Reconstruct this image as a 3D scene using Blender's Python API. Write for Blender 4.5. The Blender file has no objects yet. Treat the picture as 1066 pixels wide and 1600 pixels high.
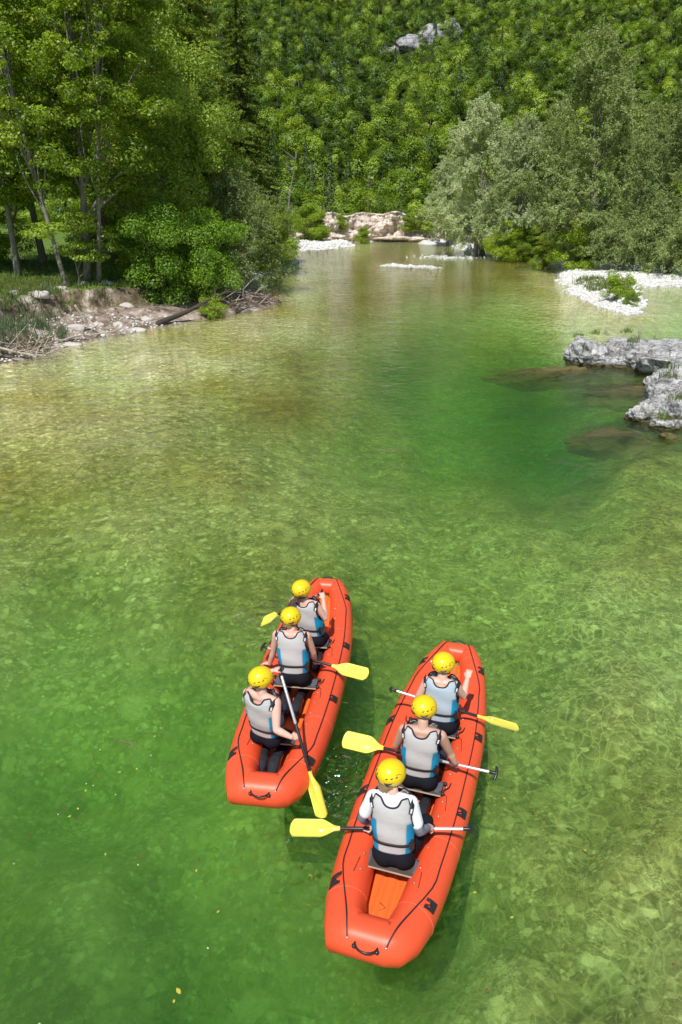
import bpy, bmesh, math, random
import numpy as np
from mathutils import Vector, Matrix

S = bpy.context.scene
COL = S.collection
# ------------------------------------------------------------------ camera, sky, sun, exposure
CAM_H, CAM_F, HOR = 5.6, 1150.0, 315.0           # eye height (m), focal length and horizon row in photo pixels
PITCH = math.atan((800 - HOR) / CAM_F)
cam_data = bpy.data.cameras.new('camera')
cam_data.sensor_fit = 'VERTICAL'; cam_data.sensor_height = 36.0
cam_data.lens = CAM_F / 1600 * 36.0
cam_data.clip_start = 0.05; cam_data.clip_end = 1500
cam = bpy.data.objects.new('camera', cam_data); COL.objects.link(cam)
cam.location = (0, 0, CAM_H); cam.rotation_euler = (math.radians(90) - PITCH, 0, 0)
S.camera = cam
S.render.resolution_x, S.render.resolution_y = 682, 1024

SUN_DIR = Vector((-0.17, -0.50, 0.85)).normalized()   # towards the sun: high, behind the viewer and a little left
w = bpy.data.worlds.new('World'); S.world = w; w.use_nodes = True
nt = w.node_tree; nt.nodes.clear()
sky = nt.nodes.new('ShaderNodeTexSky'); sky.sky_type = 'NISHITA'; sky.sun_disc = False
sky.sun_elevation = math.asin(SUN_DIR.z); sky.sun_rotation = math.atan2(SUN_DIR.x, SUN_DIR.y)
sky.altitude = 500; sky.air_density = 1.0; sky.dust_density = 0.6
bg = nt.nodes.new('ShaderNodeBackground'); bg.inputs['Strength'].default_value = 0.11
wo = nt.nodes.new('ShaderNodeOutputWorld')
nt.links.new(sky.outputs[0], bg.inputs[0]); nt.links.new(bg.outputs[0], wo.inputs[0])
sd = bpy.data.lights.new('sun', 'SUN'); sd.energy = 4.6; sd.angle = math.radians(0.53); sd.color = (1.0, 0.965, 0.9)
so = bpy.data.objects.new('sun', sd); COL.objects.link(so); so.location = (0, 0, 60)
so.rotation_euler = SUN_DIR.to_track_quat('Z', 'Y').to_euler()
S.view_settings.view_transform = 'Standard'; S.view_settings.look = 'None'
S.view_settings.exposure = 0.08; S.view_settings.gamma = 1.0
S.view_settings.use_curve_mapping = False
S.render.engine = 'CYCLES'
S.cycles.use_denoising = True
S.cycles.max_bounces = 8; S.cycles.diffuse_bounces = 3; S.cycles.glossy_bounces = 3
S.cycles.transmission_bounces = 4; S.cycles.volume_bounces = 2; S.cycles.transparent_max_bounces = 12
S.cycles.sample_clamp_indirect = 4.0

# ------------------------------------------------------------------ helpers
def W(px, py, z=0.0):
    """point of the place seen at photo pixel (px, py) at height z"""
    c, s = math.cos(PITCH), math.sin(PITCH)
    v = (py - 800) / CAM_F; u = (px - 533) / CAM_F
    d = (u, c - v * s, -s - v * c); t = (z - CAM_H) / d[2]
    return Vector((d[0] * t, d[1] * t, z))
def proj(x, y):
    """where ground points lie across the view, used only to space the height controls evenly"""
    c, s = math.cos(PITCH), math.sin(PITCH)
    y = np.maximum(y, 2.0); dep = y * c + CAM_H * s
    u = x / dep; v = (CAM_H * c - y * s) / dep
    return np.clip(533 + CAM_F * u, -400, 1466), np.clip(800 + CAM_F * v, 300, 1800)

RNG = np.random.default_rng(7)
def _h(i, j, k, seed):
    n = (i.astype(np.int64) * 374761393 + j.astype(np.int64) * 668265263 + k.astype(np.int64) * 2147483647 + seed * 1013904223) & 0xffffffff
    n = ((n ^ (n >> 13)) * 1274126177) & 0xffffffff
    n = ((n ^ (n >> 16)) * 2246822519) & 0xffffffff
    return ((n ^ (n >> 15)) & 0xffffff) / float(0xffffff)
def vn(x, y, z=None, seed=0):
    x = np.asarray(x, float); y = np.asarray(y, float)
    z = np.zeros_like(x) if z is None else np.asarray(z, float)
    xi, yi, zi = np.floor(x), np.floor(y), np.floor(z)
    fx, fy, fz = x - xi, y - yi, z - zi
    fx, fy, fz = [f * f * (3 - 2 * f) for f in (fx, fy, fz)]
    r = 0
    for a in (0, 1):
        for b in (0, 1):
            for c in (0, 1):
                wgt = (fx if a else 1 - fx) * (fy if b else 1 - fy) * (fz if c else 1 - fz)
                r = r + wgt * _h(xi + a, yi + b, zi + c, seed)
    return r * 2 - 1
def fbm(x, y, z=None, oct=4, seed=0, gain=.5):
    r, a, f, t = 0, 1.0, 1.0, 0
    for o in range(oct):
        r = r + a * vn(np.asarray(x) * f, np.asarray(y) * f, None if z is None else np.asarray(z) * f, seed + o); t += a
        a *= gain; f *= 2.03
    return r / t
def sstep(a, b, x):
    t = np.clip((x - a) / (b - a), 0, 1); return t * t * (3 - 2 * t)

def mesh_np(name, V, F, mat=None, smooth=False):
    V = np.asarray(V, np.float32).reshape(-1, 3); F = np.asarray(F, np.int32); k = F.shape[1]
    me = bpy.data.meshes.new(name)
    me.vertices.add(len(V)); me.vertices.foreach_set('co', V.ravel())
    me.loops.add(F.size); me.loops.foreach_set('vertex_index', F.ravel())
    me.polygons.add(len(F)); me.polygons.foreach_set('loop_start', np.arange(0, F.size, k, dtype=np.int32))
    if mat is not None:
        for m in (mat if isinstance(mat, (list, tuple)) else [mat]): me.materials.append(m)
    me.update(calc_edges=True)
    if smooth: me.polygons.foreach_set('use_smooth', np.ones(len(F), bool))
    return me
class MB:
    """gathers verts and faces for one mesh"""
    def __init__(s): s.v = []; s.f = []; s.m = []
    def add(s, v, f, mi=0):
        o = len(s.v); s.v += [tuple(p) for p in v]; s.f += [tuple(i + o for i in q) for q in f]; s.m += [mi] * len(f); return s
    def mesh(s, name, mat, smooth=True):
        me = bpy.data.meshes.new(name); me.from_pydata(s.v, [], s.f)
        for m in (mat if isinstance(mat, (list, tuple)) else [mat]): me.materials.append(m)
        me.polygons.foreach_set('material_index', s.m)
        me.polygons.foreach_set('use_smooth', [smooth] * len(s.f)); me.update(); return me
    def obj(s, name, mat, parent=None, smooth=True):
        return link(name, s.mesh(name, mat, smooth), parent)
def link(name, me, parent=None):
    o = bpy.data.objects.new(name, me); COL.objects.link(o)
    if parent is not None: o.parent = parent
    return o
def tag(o, label=None, cat=None, group=None, kind=None):
    if label: o['label'] = label
    if cat: o['category'] = cat
    if group: o['group'] = group
    if kind: o['kind'] = kind
    return o
def empty(name, loc=(0, 0, 0), rz=0, **k):
    o = link(name, None); o.location = loc; o.rotation_euler = (0, 0, rz); o.empty_display_size = .2
    return tag(o, **k)
def tube(path, rad, n=8, caps=True, closed=False, up=(0, 0, 1)):
    """tapered tube; rounded ends when caps"""
    P = [Vector(p) for p in path]
    R = list(rad) if hasattr(rad, '__len__') else [rad] * len(P)
    if caps and not closed:
        d0 = (P[1] - P[0]).normalized(); d1 = (P[-1] - P[-2]).normalized()
        P2, R2 = [], []
        for a in (1.45, .9, .45): P2.append(P[0] - d0 * R[0] * math.sin(a)); R2.append(R[0] * math.cos(a))
        P2 += P; R2 += R
        for a in (.45, .9, 1.45): P2.append(P[-1] + d1 * R[-1] * math.sin(a)); R2.append(R[-1] * math.cos(a))
        P, R = P2, R2
    m = len(P); V = []; F = []
    N = None
    for i in range(m):
        if closed: t = (P[(i + 1) % m] - P[i - 1]).normalized()
        else: t = (P[min(i + 1, m - 1)] - P[max(i - 1, 0)]).normalized()
        if N is None:
            u = Vector(up)
            if abs(t.dot(u)) > .95: u = Vector((1, 0, 0)) if abs(t.x) < .9 else Vector((0, 1, 0))
            N = (u - t * u.dot(t)).normalized()
        else:
            N = (N - t * N.dot(t))
            N = N.normalized() if N.length > 1e-6 else Vector((1, 0, 0))
        B = t.cross(N)
        for k in range(n):
            a = 2 * math.pi * k / n
            V.append(P[i] + (N * math.cos(a) + B * math.sin(a)) * R[i])
    for i in range(m if closed else m - 1):
        for k in range(n):
            a, b = i * n + k, i * n + (k + 1) % n; c, d = ((i + 1) % m) * n + (k + 1) % n, ((i + 1) % m) * n + k
            F.append((a, b, c, d))
    if not closed: F.append(tuple(range(n))[::-1]); F.append(tuple((m - 1) * n + k for k in range(n)))
    return V, F
def ell(c, r, rot=None, nu=16, nv=10):
    V = []; F = []; M = rot if rot is not None else Matrix.Identity(3); c = Vector(c)
    for j in range(1, nv):
        ph = math.pi * j / nv
        for i in range(nu):
            a = 2 * math.pi * i / nu
            V.append(c + M @ Vector((r[0] * math.sin(ph) * math.cos(a), r[1] * math.sin(ph) * math.sin(a), r[2] * math.cos(ph))))
    V.append(c + M @ Vector((0, 0, r[2]))); V.append(c + M @ Vector((0, 0, -r[2])))
    T, Bm = len(V) - 2, len(V) - 1
    for j in range(nv - 2):
        for i in range(nu): F.append((j * nu + i, (j + 1) * nu + i, (j + 1) * nu + (i + 1) % nu, j * nu + (i + 1) % nu))
    for i in range(nu):
        F.append((T, i, (i + 1) % nu)); F.append((Bm, (nv - 2) * nu + (i + 1) % nu, (nv - 2) * nu + i))
    return V, F
def box(c, h, rot=None):
    M = rot if rot is not None else Matrix.Identity(3); c = Vector(c)
    V = [c + M @ Vector((h[0] * a, h[1] * b, h[2] * d)) for a in (-1, 1) for b in (-1, 1) for d in (-1, 1)]
    return V, [(0, 1, 3, 2), (4, 6, 7, 5), (0, 4, 5, 1), (2, 3, 7, 6), (0, 2, 6, 4), (1, 5, 7, 3)]
def evaluated(o, mods):
    """bake a list of (type, settings) modifiers of object o into its mesh"""
    for t, kw in mods:
        m = o.modifiers.new(t, t)
        for k, v in kw.items(): setattr(m, k, v)
    dg = bpy.context.evaluated_depsgraph_get()
    me = bpy.data.meshes.new_from_object(o.evaluated_get(dg))
    old = o.data; o.modifiers.clear(); o.data = me
    return o
def catmull(P, n, closed=False):
    P = [np.array(p, float) for p in P]; out = []; m = len(P)
    for i in range(m if closed else m - 1):
        g = lambda k: P[k % m] if closed else P[min(max(k, 0), m - 1)]
        a, b, c, d = g(i - 1), g(i), g(i + 1), g(i + 2)
        for j in range(n):
            t = j / n
            out.append(.5 * ((2 * b) + (c - a) * t + (2 * a - 5 * b + 4 * c - d) * t * t + (3 * b - a - 3 * c + d) * t ** 3))
    if not closed: out.append(P[-1])
    return out

# ------------------------------------------------------------------ materials
def mat(name):
    m = bpy.data.materials.new(name); m.use_nodes = True; t = m.node_tree; t.nodes.clear()
    return m, t
def N(t, typ, **kw):
    n = t.nodes.new(typ)
    for k, v in kw.items():
        if k.startswith('i_'):
            key = k[2:]; key = int(key) if key.isdigit() else key.replace('_', ' ')
            n.inputs[key].default_value = v
        else: setattr(n, k, v)
    return n
def ramp(t, stops, fac=None, interp='LINEAR'):
    r = t.nodes.new('ShaderNodeValToRGB'); r.color_ramp.interpolation = interp
    e = r.color_ramp.elements
    while len(e) < len(stops): e.new(.5)
    for i, (p, c) in enumerate(stops): e[i].position = p; e[i].color = (*c, 1) if len(c) == 3 else c
    if fac is not None: t.links.new(fac, r.inputs[0])
    return r.outputs[0]
def mixc(t, a, b, f, mode='MIX'):
    m = t.nodes.new('ShaderNodeMix'); m.data_type = 'RGBA'; m.blend_type = mode
    for s, v in ((6, a), (7, b), (0, f)):
        if isinstance(v, bpy.types.NodeSocket): t.links.new(v, m.inputs[s])
        else: m.inputs[s].default_value = (*v, 1) if isinstance(v, tuple) else v
    return m.outputs[2]
def noise(t, scale, detail=3, vec=None, rough=.5, dist=0.0):
    n = N(t, 'ShaderNodeTexNoise'); n.inputs['Scale'].default_value = scale; n.inputs['Detail'].default_value = detail
    n.inputs['Roughness'].default_value = rough; n.inputs['Distortion'].default_value = dist
    if vec is not None: t.links.new(vec, n.inputs['Vector'])
    return n
def objco(t): return N(t, 'ShaderNodeTexCoord').outputs['Object']
def geopos(t): return N(t, 'ShaderNodeNewGeometry').outputs['Position']
def finish(t, col, rough=.6, spec=.5, bump=None, bstr=.3, bdist=.02, metal=0.0, coat=0.0):
    p = N(t, 'ShaderNodeBsdfPrincipled')
    for s, v in (('Base Color', col), ('Roughness', rough), ('Metallic', metal), ('Specular IOR Level', spec), ('Coat Weight', coat)):
        if isinstance(v, bpy.types.NodeSocket): t.links.new(v, p.inputs[s])
        else: p.inputs[s].default_value = (*v, 1) if isinstance(v, tuple) else v
    if bump is not None:
        b = N(t, 'ShaderNodeBump'); b.inputs['Strength'].default_value = bstr; b.inputs['Distance'].default_value = bdist
        t.links.new(bump, b.inputs['Height']); t.links.new(b.outputs[0], p.inputs['Normal'])
    o = N(t, 'ShaderNodeOutputMaterial'); t.links.new(p.outputs[0], o.inputs[0]); return p
def simple(name, c, rough=.6, var=.12, scale=12, bump=.15, bdist=.004, spec=.5, metal=0.0, coat=0.0, bscale=None):
    m, t = mat(name); co = objco(t)
    n = noise(t, scale, 4, co)
    col = mixc(t, tuple(x * (1 - var) for x in c), tuple(min(1, x * (1 + var)) for x in c), n.outputs[0])
    b = noise(t, bscale or scale * 4, 3, co)
    rr = N(t, 'ShaderNodeMapRange'); rr.inputs[3].default_value = max(.03, rough - .08); rr.inputs[4].default_value = rough + .08
    t.links.new(n.outputs[0], rr.inputs[0])
    finish(t, col, rr.outputs[0], spec, b.outputs[0], bump, bdist, metal, coat); return m
def leafmat(name, dark, mid, light, trans=.35, rough=.5, TREEVAR=.5, ns=.9):
    """leaves: tint varies leaf by leaf, branch by branch and tree by tree"""
    m, t = mat(name); g = N(t, 'ShaderNodeNewGeometry'); oi = N(t, 'ShaderNodeObjectInfo')
    n = noise(t, ns, 2, objco(t))
    a = N(t, 'ShaderNodeMath', operation='MULTIPLY'); t.links.new(g.outputs['Random Per Island'], a.inputs[0]); a.inputs[1].default_value = .40
    b = N(t, 'ShaderNodeMath', operation='MULTIPLY_ADD'); t.links.new(n.outputs[0], b.inputs[0]); b.inputs[1].default_value = .75; t.links.new(a.outputs[0], b.inputs[2])
    c = N(t, 'ShaderNodeMath', operation='MULTIPLY_ADD'); t.links.new(oi.outputs['Random'], c.inputs[0]); c.inputs[1].default_value = TREEVAR; t.links.new(b.outputs[0], c.inputs[2])
    d = N(t, 'ShaderNodeMath', operation='SUBTRACT'); t.links.new(c.outputs[0], d.inputs[0]); d.inputs[1].default_value = .12 + TREEVAR * .5
    col = ramp(t, [(.0, dark), (.45, mid), (1, light)], d.outputs[0])
    df = N(t, 'ShaderNodeBsdfDiffuse'); tr = N(t, 'ShaderNodeBsdfTranslucent'); gl = N(t, 'ShaderNodeBsdfGlossy'); gl.inputs['Roughness'].default_value = rough
    gl.inputs['Color'].default_value = (.9, .95, 1, 1)
    t.links.new(col, df.inputs[0])
    tc = mixc(t, col, (1.0, 1.0, .35), 1.0, 'MULTIPLY'); t.links.new(tc, tr.inputs[0])
    m1 = N(t, 'ShaderNodeMixShader'); m1.inputs[0].default_value = trans
    t.links.new(df.outputs[0], m1.inputs[1]); t.links.new(tr.outputs[0], m1.inputs[2])
    m2 = N(t, 'ShaderNodeMixShader'); m2.inputs[0].default_value = .025
    t.links.new(m1.outputs[0], m2.inputs[1]); t.links.new(gl.outputs[0], m2.inputs[2])
    o = N(t, 'ShaderNodeOutputMaterial'); t.links.new(m2.outputs[0], o.inputs[0]); return m

# ------------------------------------------------------------------ terrain
WP = [(-26, -60), (-22, 5), (-17.5, 22)] + [tuple(W(*p)[:2]) for p in
     [(0, 565), (45, 556), (90, 543), (160, 524), (205, 519), (250, 511), (300, 500), (350, 490), (400, 485), (424, 480), (432, 470), (410, 458), (388, 448),
      (385, 441), (405, 432), (440, 420), (468, 410), (448, 397), (450, 386), (452, 378), (520, 377.5), (600, 377), (680, 376),
      (690, 379), (705, 386), (745, 396), (800, 404.5), (880, 414), (960, 422), (1066, 431), (1110, 436)]] + \
     [(27, 50), (21, 40), (16.5, 31), (15.5, 26), (13.5, 19), (13, 14), (14, 6), (16, -5), (18, -60)]
ISL = [[(872, 426), (940, 425), (1020, 430), (1100, 437), (1100, 450), (1045, 447), (1005, 448), (985, 456), (1003, 470), (1004, 489), (985, 492), (945, 484), (915, 470), (893, 455), (884, 441)],
       [(450, 380), (475, 378.5), (545, 379), (549, 384), (520, 388), (480, 391), (455, 393)],
       [(592, 414.6), (612, 413.6), (640, 414.8), (688, 418.8), (660, 418.4), (625, 416)],
       [(655, 378.5), (690, 379.5), (690, 383), (650, 381.5)]]
ISL = [[tuple(W(*p)[:2]) for p in q] for q in ISL]
def poly_sd(X, Y, P):
    """distance to polygon P, and whether inside"""
    P = np.array(P); d = np.full(X.shape, 1e9); ins = np.zeros(X.shape, bool)
    for i in range(len(P)):
        a, b = P[i - 1], P[i]; e = b - a; L2 = max(e @ e, 1e-9)
        t = np.clip(((X - a[0]) * e[0] + (Y - a[1]) * e[1]) / L2, 0, 1)
        d = np.minimum(d, (X - a[0] - t * e[0]) ** 2 + (Y - a[1] - t * e[1]) ** 2)
        c = ((a[1] > Y) != (b[1] > Y))
        if abs(b[1] - a[1]) > 1e-9: ins ^= c & (X < (b[0] - a[0]) * (Y - a[1]) / (b[1] - a[1]) + a[0])
    return np.sqrt(d), ins
DEPTH = [(50, 620, .16), (250, 560, .16), (380, 510, .2), (450, 520, .35), (150, 650, .28), (-60, 640, .15), (350, 560, .22), (0, 720, .4), (250, 650, .3), (500, 450, .3), (560, 420, .3), (640, 408, .25), (600, 395, .45), (500, 395, .35),
         (620, 380, 1.1), (720, 398, 1.0), (690, 404, .8), (780, 412, .5), (850, 440, .3), (900, 415, .8), (880, 480, .3), (960, 505, .35), (1030, 465, .9), (1050, 520, 1.6), (700, 440, .45), (600, 450, .5), (640, 480, 1.1), (700, 510, 1.9), (640, 560, 1.9), (760, 580, 2.8),
         (800, 530, 1.5), (860, 600, 2.9), (930, 640, 2.2), (700, 640, 2.2), (600, 650, 1.5), (520, 600, .75), (520, 540, .55), (430, 600, .45), (350, 700, .5), (200, 750, .6), (0, 800, .8),
         (450, 750, .85), (600, 760, 1.1), (750, 740, 1.2), (850, 790, 1.0), (900, 690, 1.4), (1000, 700, .8), (1050, 760, .7), (950, 850, .9), (800, 880, 1.3), (600, 850, 1.5), (300, 850, 1.1),
         (100, 900, 1.45), (300, 1000, 2.3), (100, 1050, 2.4), (250, 1200, 2.4), (100, 1300, 2.5), (300, 1400, 2.8), (100, 1540, 2.6), (430, 1500, 3.4), (600, 1580, 2.4), (800, 1100, 1.35), (1000, 1000, .8),
         (900, 1200, 1.1), (1030, 1250, .8), (850, 1400, 1.1), (1000, 1550, .7), (750, 1570, 1.3), (600, 1000, 1.9), (1200, 1400, .5), (-200, 1200, 2.5), (420, 1350, 2.6), (880, 640, 2.9), (620, 1250, 2.2)]
LAND = [(0, 480, 1.7, 5.5, 1), (150, 460, 1.7, 5, 1), (240, 470, 1.5, 4, 1), (300, 450, 1.1, 3.5, .8), (380, 460, .7, 3.5, .3), (330, 400, 1.2, 4, .8), (430, 400, .8, 3, .5), (-200, 520, 1.7, 5, 1),
        (500, 384, .35, 3, 0), (470, 340, 3.3, 2.5, 1), (680, 350, 3.3, 2.5, 1), (750, 385, 1.0, 6, .3), (900, 400, 1.0, 6, .3), (1066, 420, .9, 6, .3), (950, 475, .38, 2.2, 0), (930, 440, .35, 3, 0),
        (1040, 441, .45, 3, 0), (1066, 600, .5, 2, .5), (1200, 800, 1.0, 3, .5), (640, 415, .06, 1.5, 0), (700, 370, 1.5, 5, .6), (1200, 500, .8, 3, .4)]
def idw(PX, PY, ctrl, col, p=2.7):
    num = 0; den = 0
    for c in ctrl:
        d2 = (PX - c[0]) ** 2 + ((PY - c[1]) * 1.35) ** 2 + 60
        wg = d2 ** (-p / 2); num = num + wg * c[col]; den = den + wg
    return num / den
def height(X, Y):
    X = np.atleast_1d(np.asarray(X, float)); Y = np.atleast_1d(np.asarray(Y, float))
    wx = X + .5 * fbm(X * .5, Y * .5, oct=3, seed=3) * (1 + Y.clip(0, 100) / 60); wy = Y + .5 * fbm(X * .5, Y * .5, oct=3, seed=9)
    d, ins = poly_sd(wx, wy, WP)
    for q in ISL:
        di, ii = poly_sd(wx, wy, q)
        ins = ins & ~ii; d = np.minimum(d, di)
    PX, PY = proj(X, Y)
    D = idw(PX, PY, DEPTH, 2); D = D * (1 + .28 * fbm(X * .35, Y * .35, oct=3, seed=21)) + .10 * fbm(X * 1.3, Y * 1.3, oct=3, seed=31)
    D = np.maximum(D * np.clip((PY - 330) / 270, .22, 1), .06)
    ww = .5 + 1.6 * D
    under = -D * (1 - np.exp(-d / ww * 1.5)) - .02
    H = idw(PX, PY, LAND, 2); bw = idw(PX, PY, LAND, 3); sc = idw(PX, PY, LAND, 4)
    t = d / bw * (1 + .35 * fbm(X * .9, Y * .9, oct=3, seed=5))
    gentle = 1 - np.exp(-t * 2.0)
    scarp = .42 * np.minimum(t / .72, 1) + .58 * sstep(.70, .84, t)
    land = H * (gentle * (1 - sc) + scarp * sc) + .05 * fbm(X * 1.6, Y * 1.6, oct=3, seed=12) * np.minimum(d, 1)
    q = np.maximum(Y - 117, np.maximum(np.abs(X - 3) - 66, 0) * 1.1) + 5 * fbm(X * .03, Y * .03, oct=2, seed=44)
    hill = .10 * np.maximum(q - 4, 0) + .30 * np.maximum(q - 28, 0) + .14 * np.maximum(q - 50, 0)
    hill = hill + sstep(20, 120, q) * (9 * fbm(X * .018, Y * .018, oct=4, seed=50) )
    land = land + np.maximum(hill, 0)
    return np.where(ins, under, land)
def gz(x, y): return float(height([x], [y])[0])
TINT = [(px, py, *c) for c, L in {
    (3.1, 2.9, 2.9): [(0, 590), (60, 610), (150, 570), (260, 545), (340, 520), (400, 515), (440, 480), (420, 455), (455, 465), (470, 480), (430, 500), (330, 550), (200, 600), (100, 640), (-100, 620), (560, 385), (880, 470), (940, 500), (860, 450), (1030, 500)],
    (2.3, 2.15, 1.8): [(0, 680), (120, 660), (250, 630), (350, 590), (200, 650), (420, 560), (470, 450), (800, 455), (470, 420), (840, 480)],
    (1.35, 1.02, .50): [(560, 425), (650, 430), (530, 490), (480, 560), (740, 440), (800, 430), (600, 400), (400, 630), (550, 455), (450, 620), (500, 390)],
    (1.45, 1.38, .95): [(200, 700), (400, 700), (0, 740), (560, 620), (300, 660), (1000, 700), (1040, 640), (980, 800), (1040, 780), (850, 860), (700, 820), (500, 800)],
    (1.35, 1.35, 1.0): [(100, 850), (300, 850), (600, 950), (760, 1000), (300, 1050), (150, 1150), (700, 720), (700, 600), (300, 950)],
    (1.45, 1.40, 1.1): [(1000, 950), (900, 1150), (1030, 1200), (950, 1400), (1040, 1550), (820, 1500), (850, 1300), (900, 1000)],
    (.85, .95, .75): [(100, 1350), (200, 1500), (600, 1580), (100, 1560), (550, 1350), (300, 1330)],
    (.28, .34, .30): [(330, 1490), (420, 1470), (450, 1430), (400, 1530), (860, 690), (930, 700), (820, 575)],
    (.60, .66, .45): [(800, 600), (900, 620), (650, 560), (20, 1590), (30, 1420)]}.items() for px, py in L]
def build_terrain():
    xs = np.concatenate([np.linspace(-200, -60, 50)[:-1], np.linspace(-60, -16, 90)[:-1], np.linspace(-16, 18, 210)[:-1], np.linspace(18, 60, 90)[:-1], np.linspace(60, 200, 50)])
    ys = [-40.0]; 
    while ys[-1] < 460:
        y = ys[-1]; ys.append(y + (1.2 if y < 0 else max(.14, min(3.0, .14 + .0045 * max(y - 8, 0) + (.03 * max(y - 130, 0)))) ))
    ys = np.array(ys)
    X, Y = np.meshgrid(xs, ys); Z = height(X.ravel(), Y.ravel()).reshape(X.shape)
    V = np.stack([X, Y, Z], -1).reshape(-1, 3)
    r, c = X.shape; i = np.arange(r * c).reshape(r, c)
    F = np.stack([i[:-1, :-1], i[:-1, 1:], i[1:, 1:], i[1:, :-1]], -1).reshape(-1, 4)
    fz = Z.ravel()[F].max(1); fy = Y.ravel()[F].min(1)
    # bed, banks and mountainside are one continuous sheet cut along its grid lines
    def sub(name, mask, m):
        f = F[mask]; u, inv = np.unique(f, return_inverse=True)
        return tag(link(name, mesh_np(name, V[u], inv.reshape(-1, 4), m, True)), kind='structure')
    hillm = fy > 128
    under = (fz < 0.0) & ~hillm
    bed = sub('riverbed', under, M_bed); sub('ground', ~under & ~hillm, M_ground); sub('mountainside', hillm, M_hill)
    # tone of the bed from place to place: clean gravel, brown film, weed, dark patches
    n = len(bed.data.vertices); co = np.empty(n * 3, np.float32); bed.data.vertices.foreach_get('co', co); co = co.reshape(-1, 3)
    PX, PY = proj(co[:, 0] + 1.2 * fbm(co[:, 0] * .25, co[:, 1] * .25, seed=71), co[:, 1] + 1.2 * fbm(co[:, 0] * .25, co[:, 1] * .25, seed=75))
    rgb = np.stack([idw(PX, PY, TINT, 2 + k) for k in range(3)] + [np.ones(n)], 1).astype(np.float32)
    for (qx, qy, rx_, ry_, k_) in ((330, 1490, 55, 38, .30), (405, 1470, 62, 55, .18), (440, 1410, 34, 40, .40), (25, 1440, 50, 60, .55)):   # dark patches on the bed
        c_ = W(qx, qy); e_ = W(qx + rx_, qy); f_ = W(qx, qy - ry_); m_ = np.exp(-(((co[:, 0] - c_.x) / (e_.x - c_.x)) ** 2 + ((co[:, 1] - c_.y) / (f_.y - c_.y)) ** 2) ** 1.6)
        rgb[:, :3] *= (1 - (1 - k_) * m_)[:, None]
    at_ = bed.data.color_attributes.new('bed_cover', 'FLOAT_COLOR', 'POINT'); at_.data.foreach_set('color', rgb.ravel())

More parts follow.
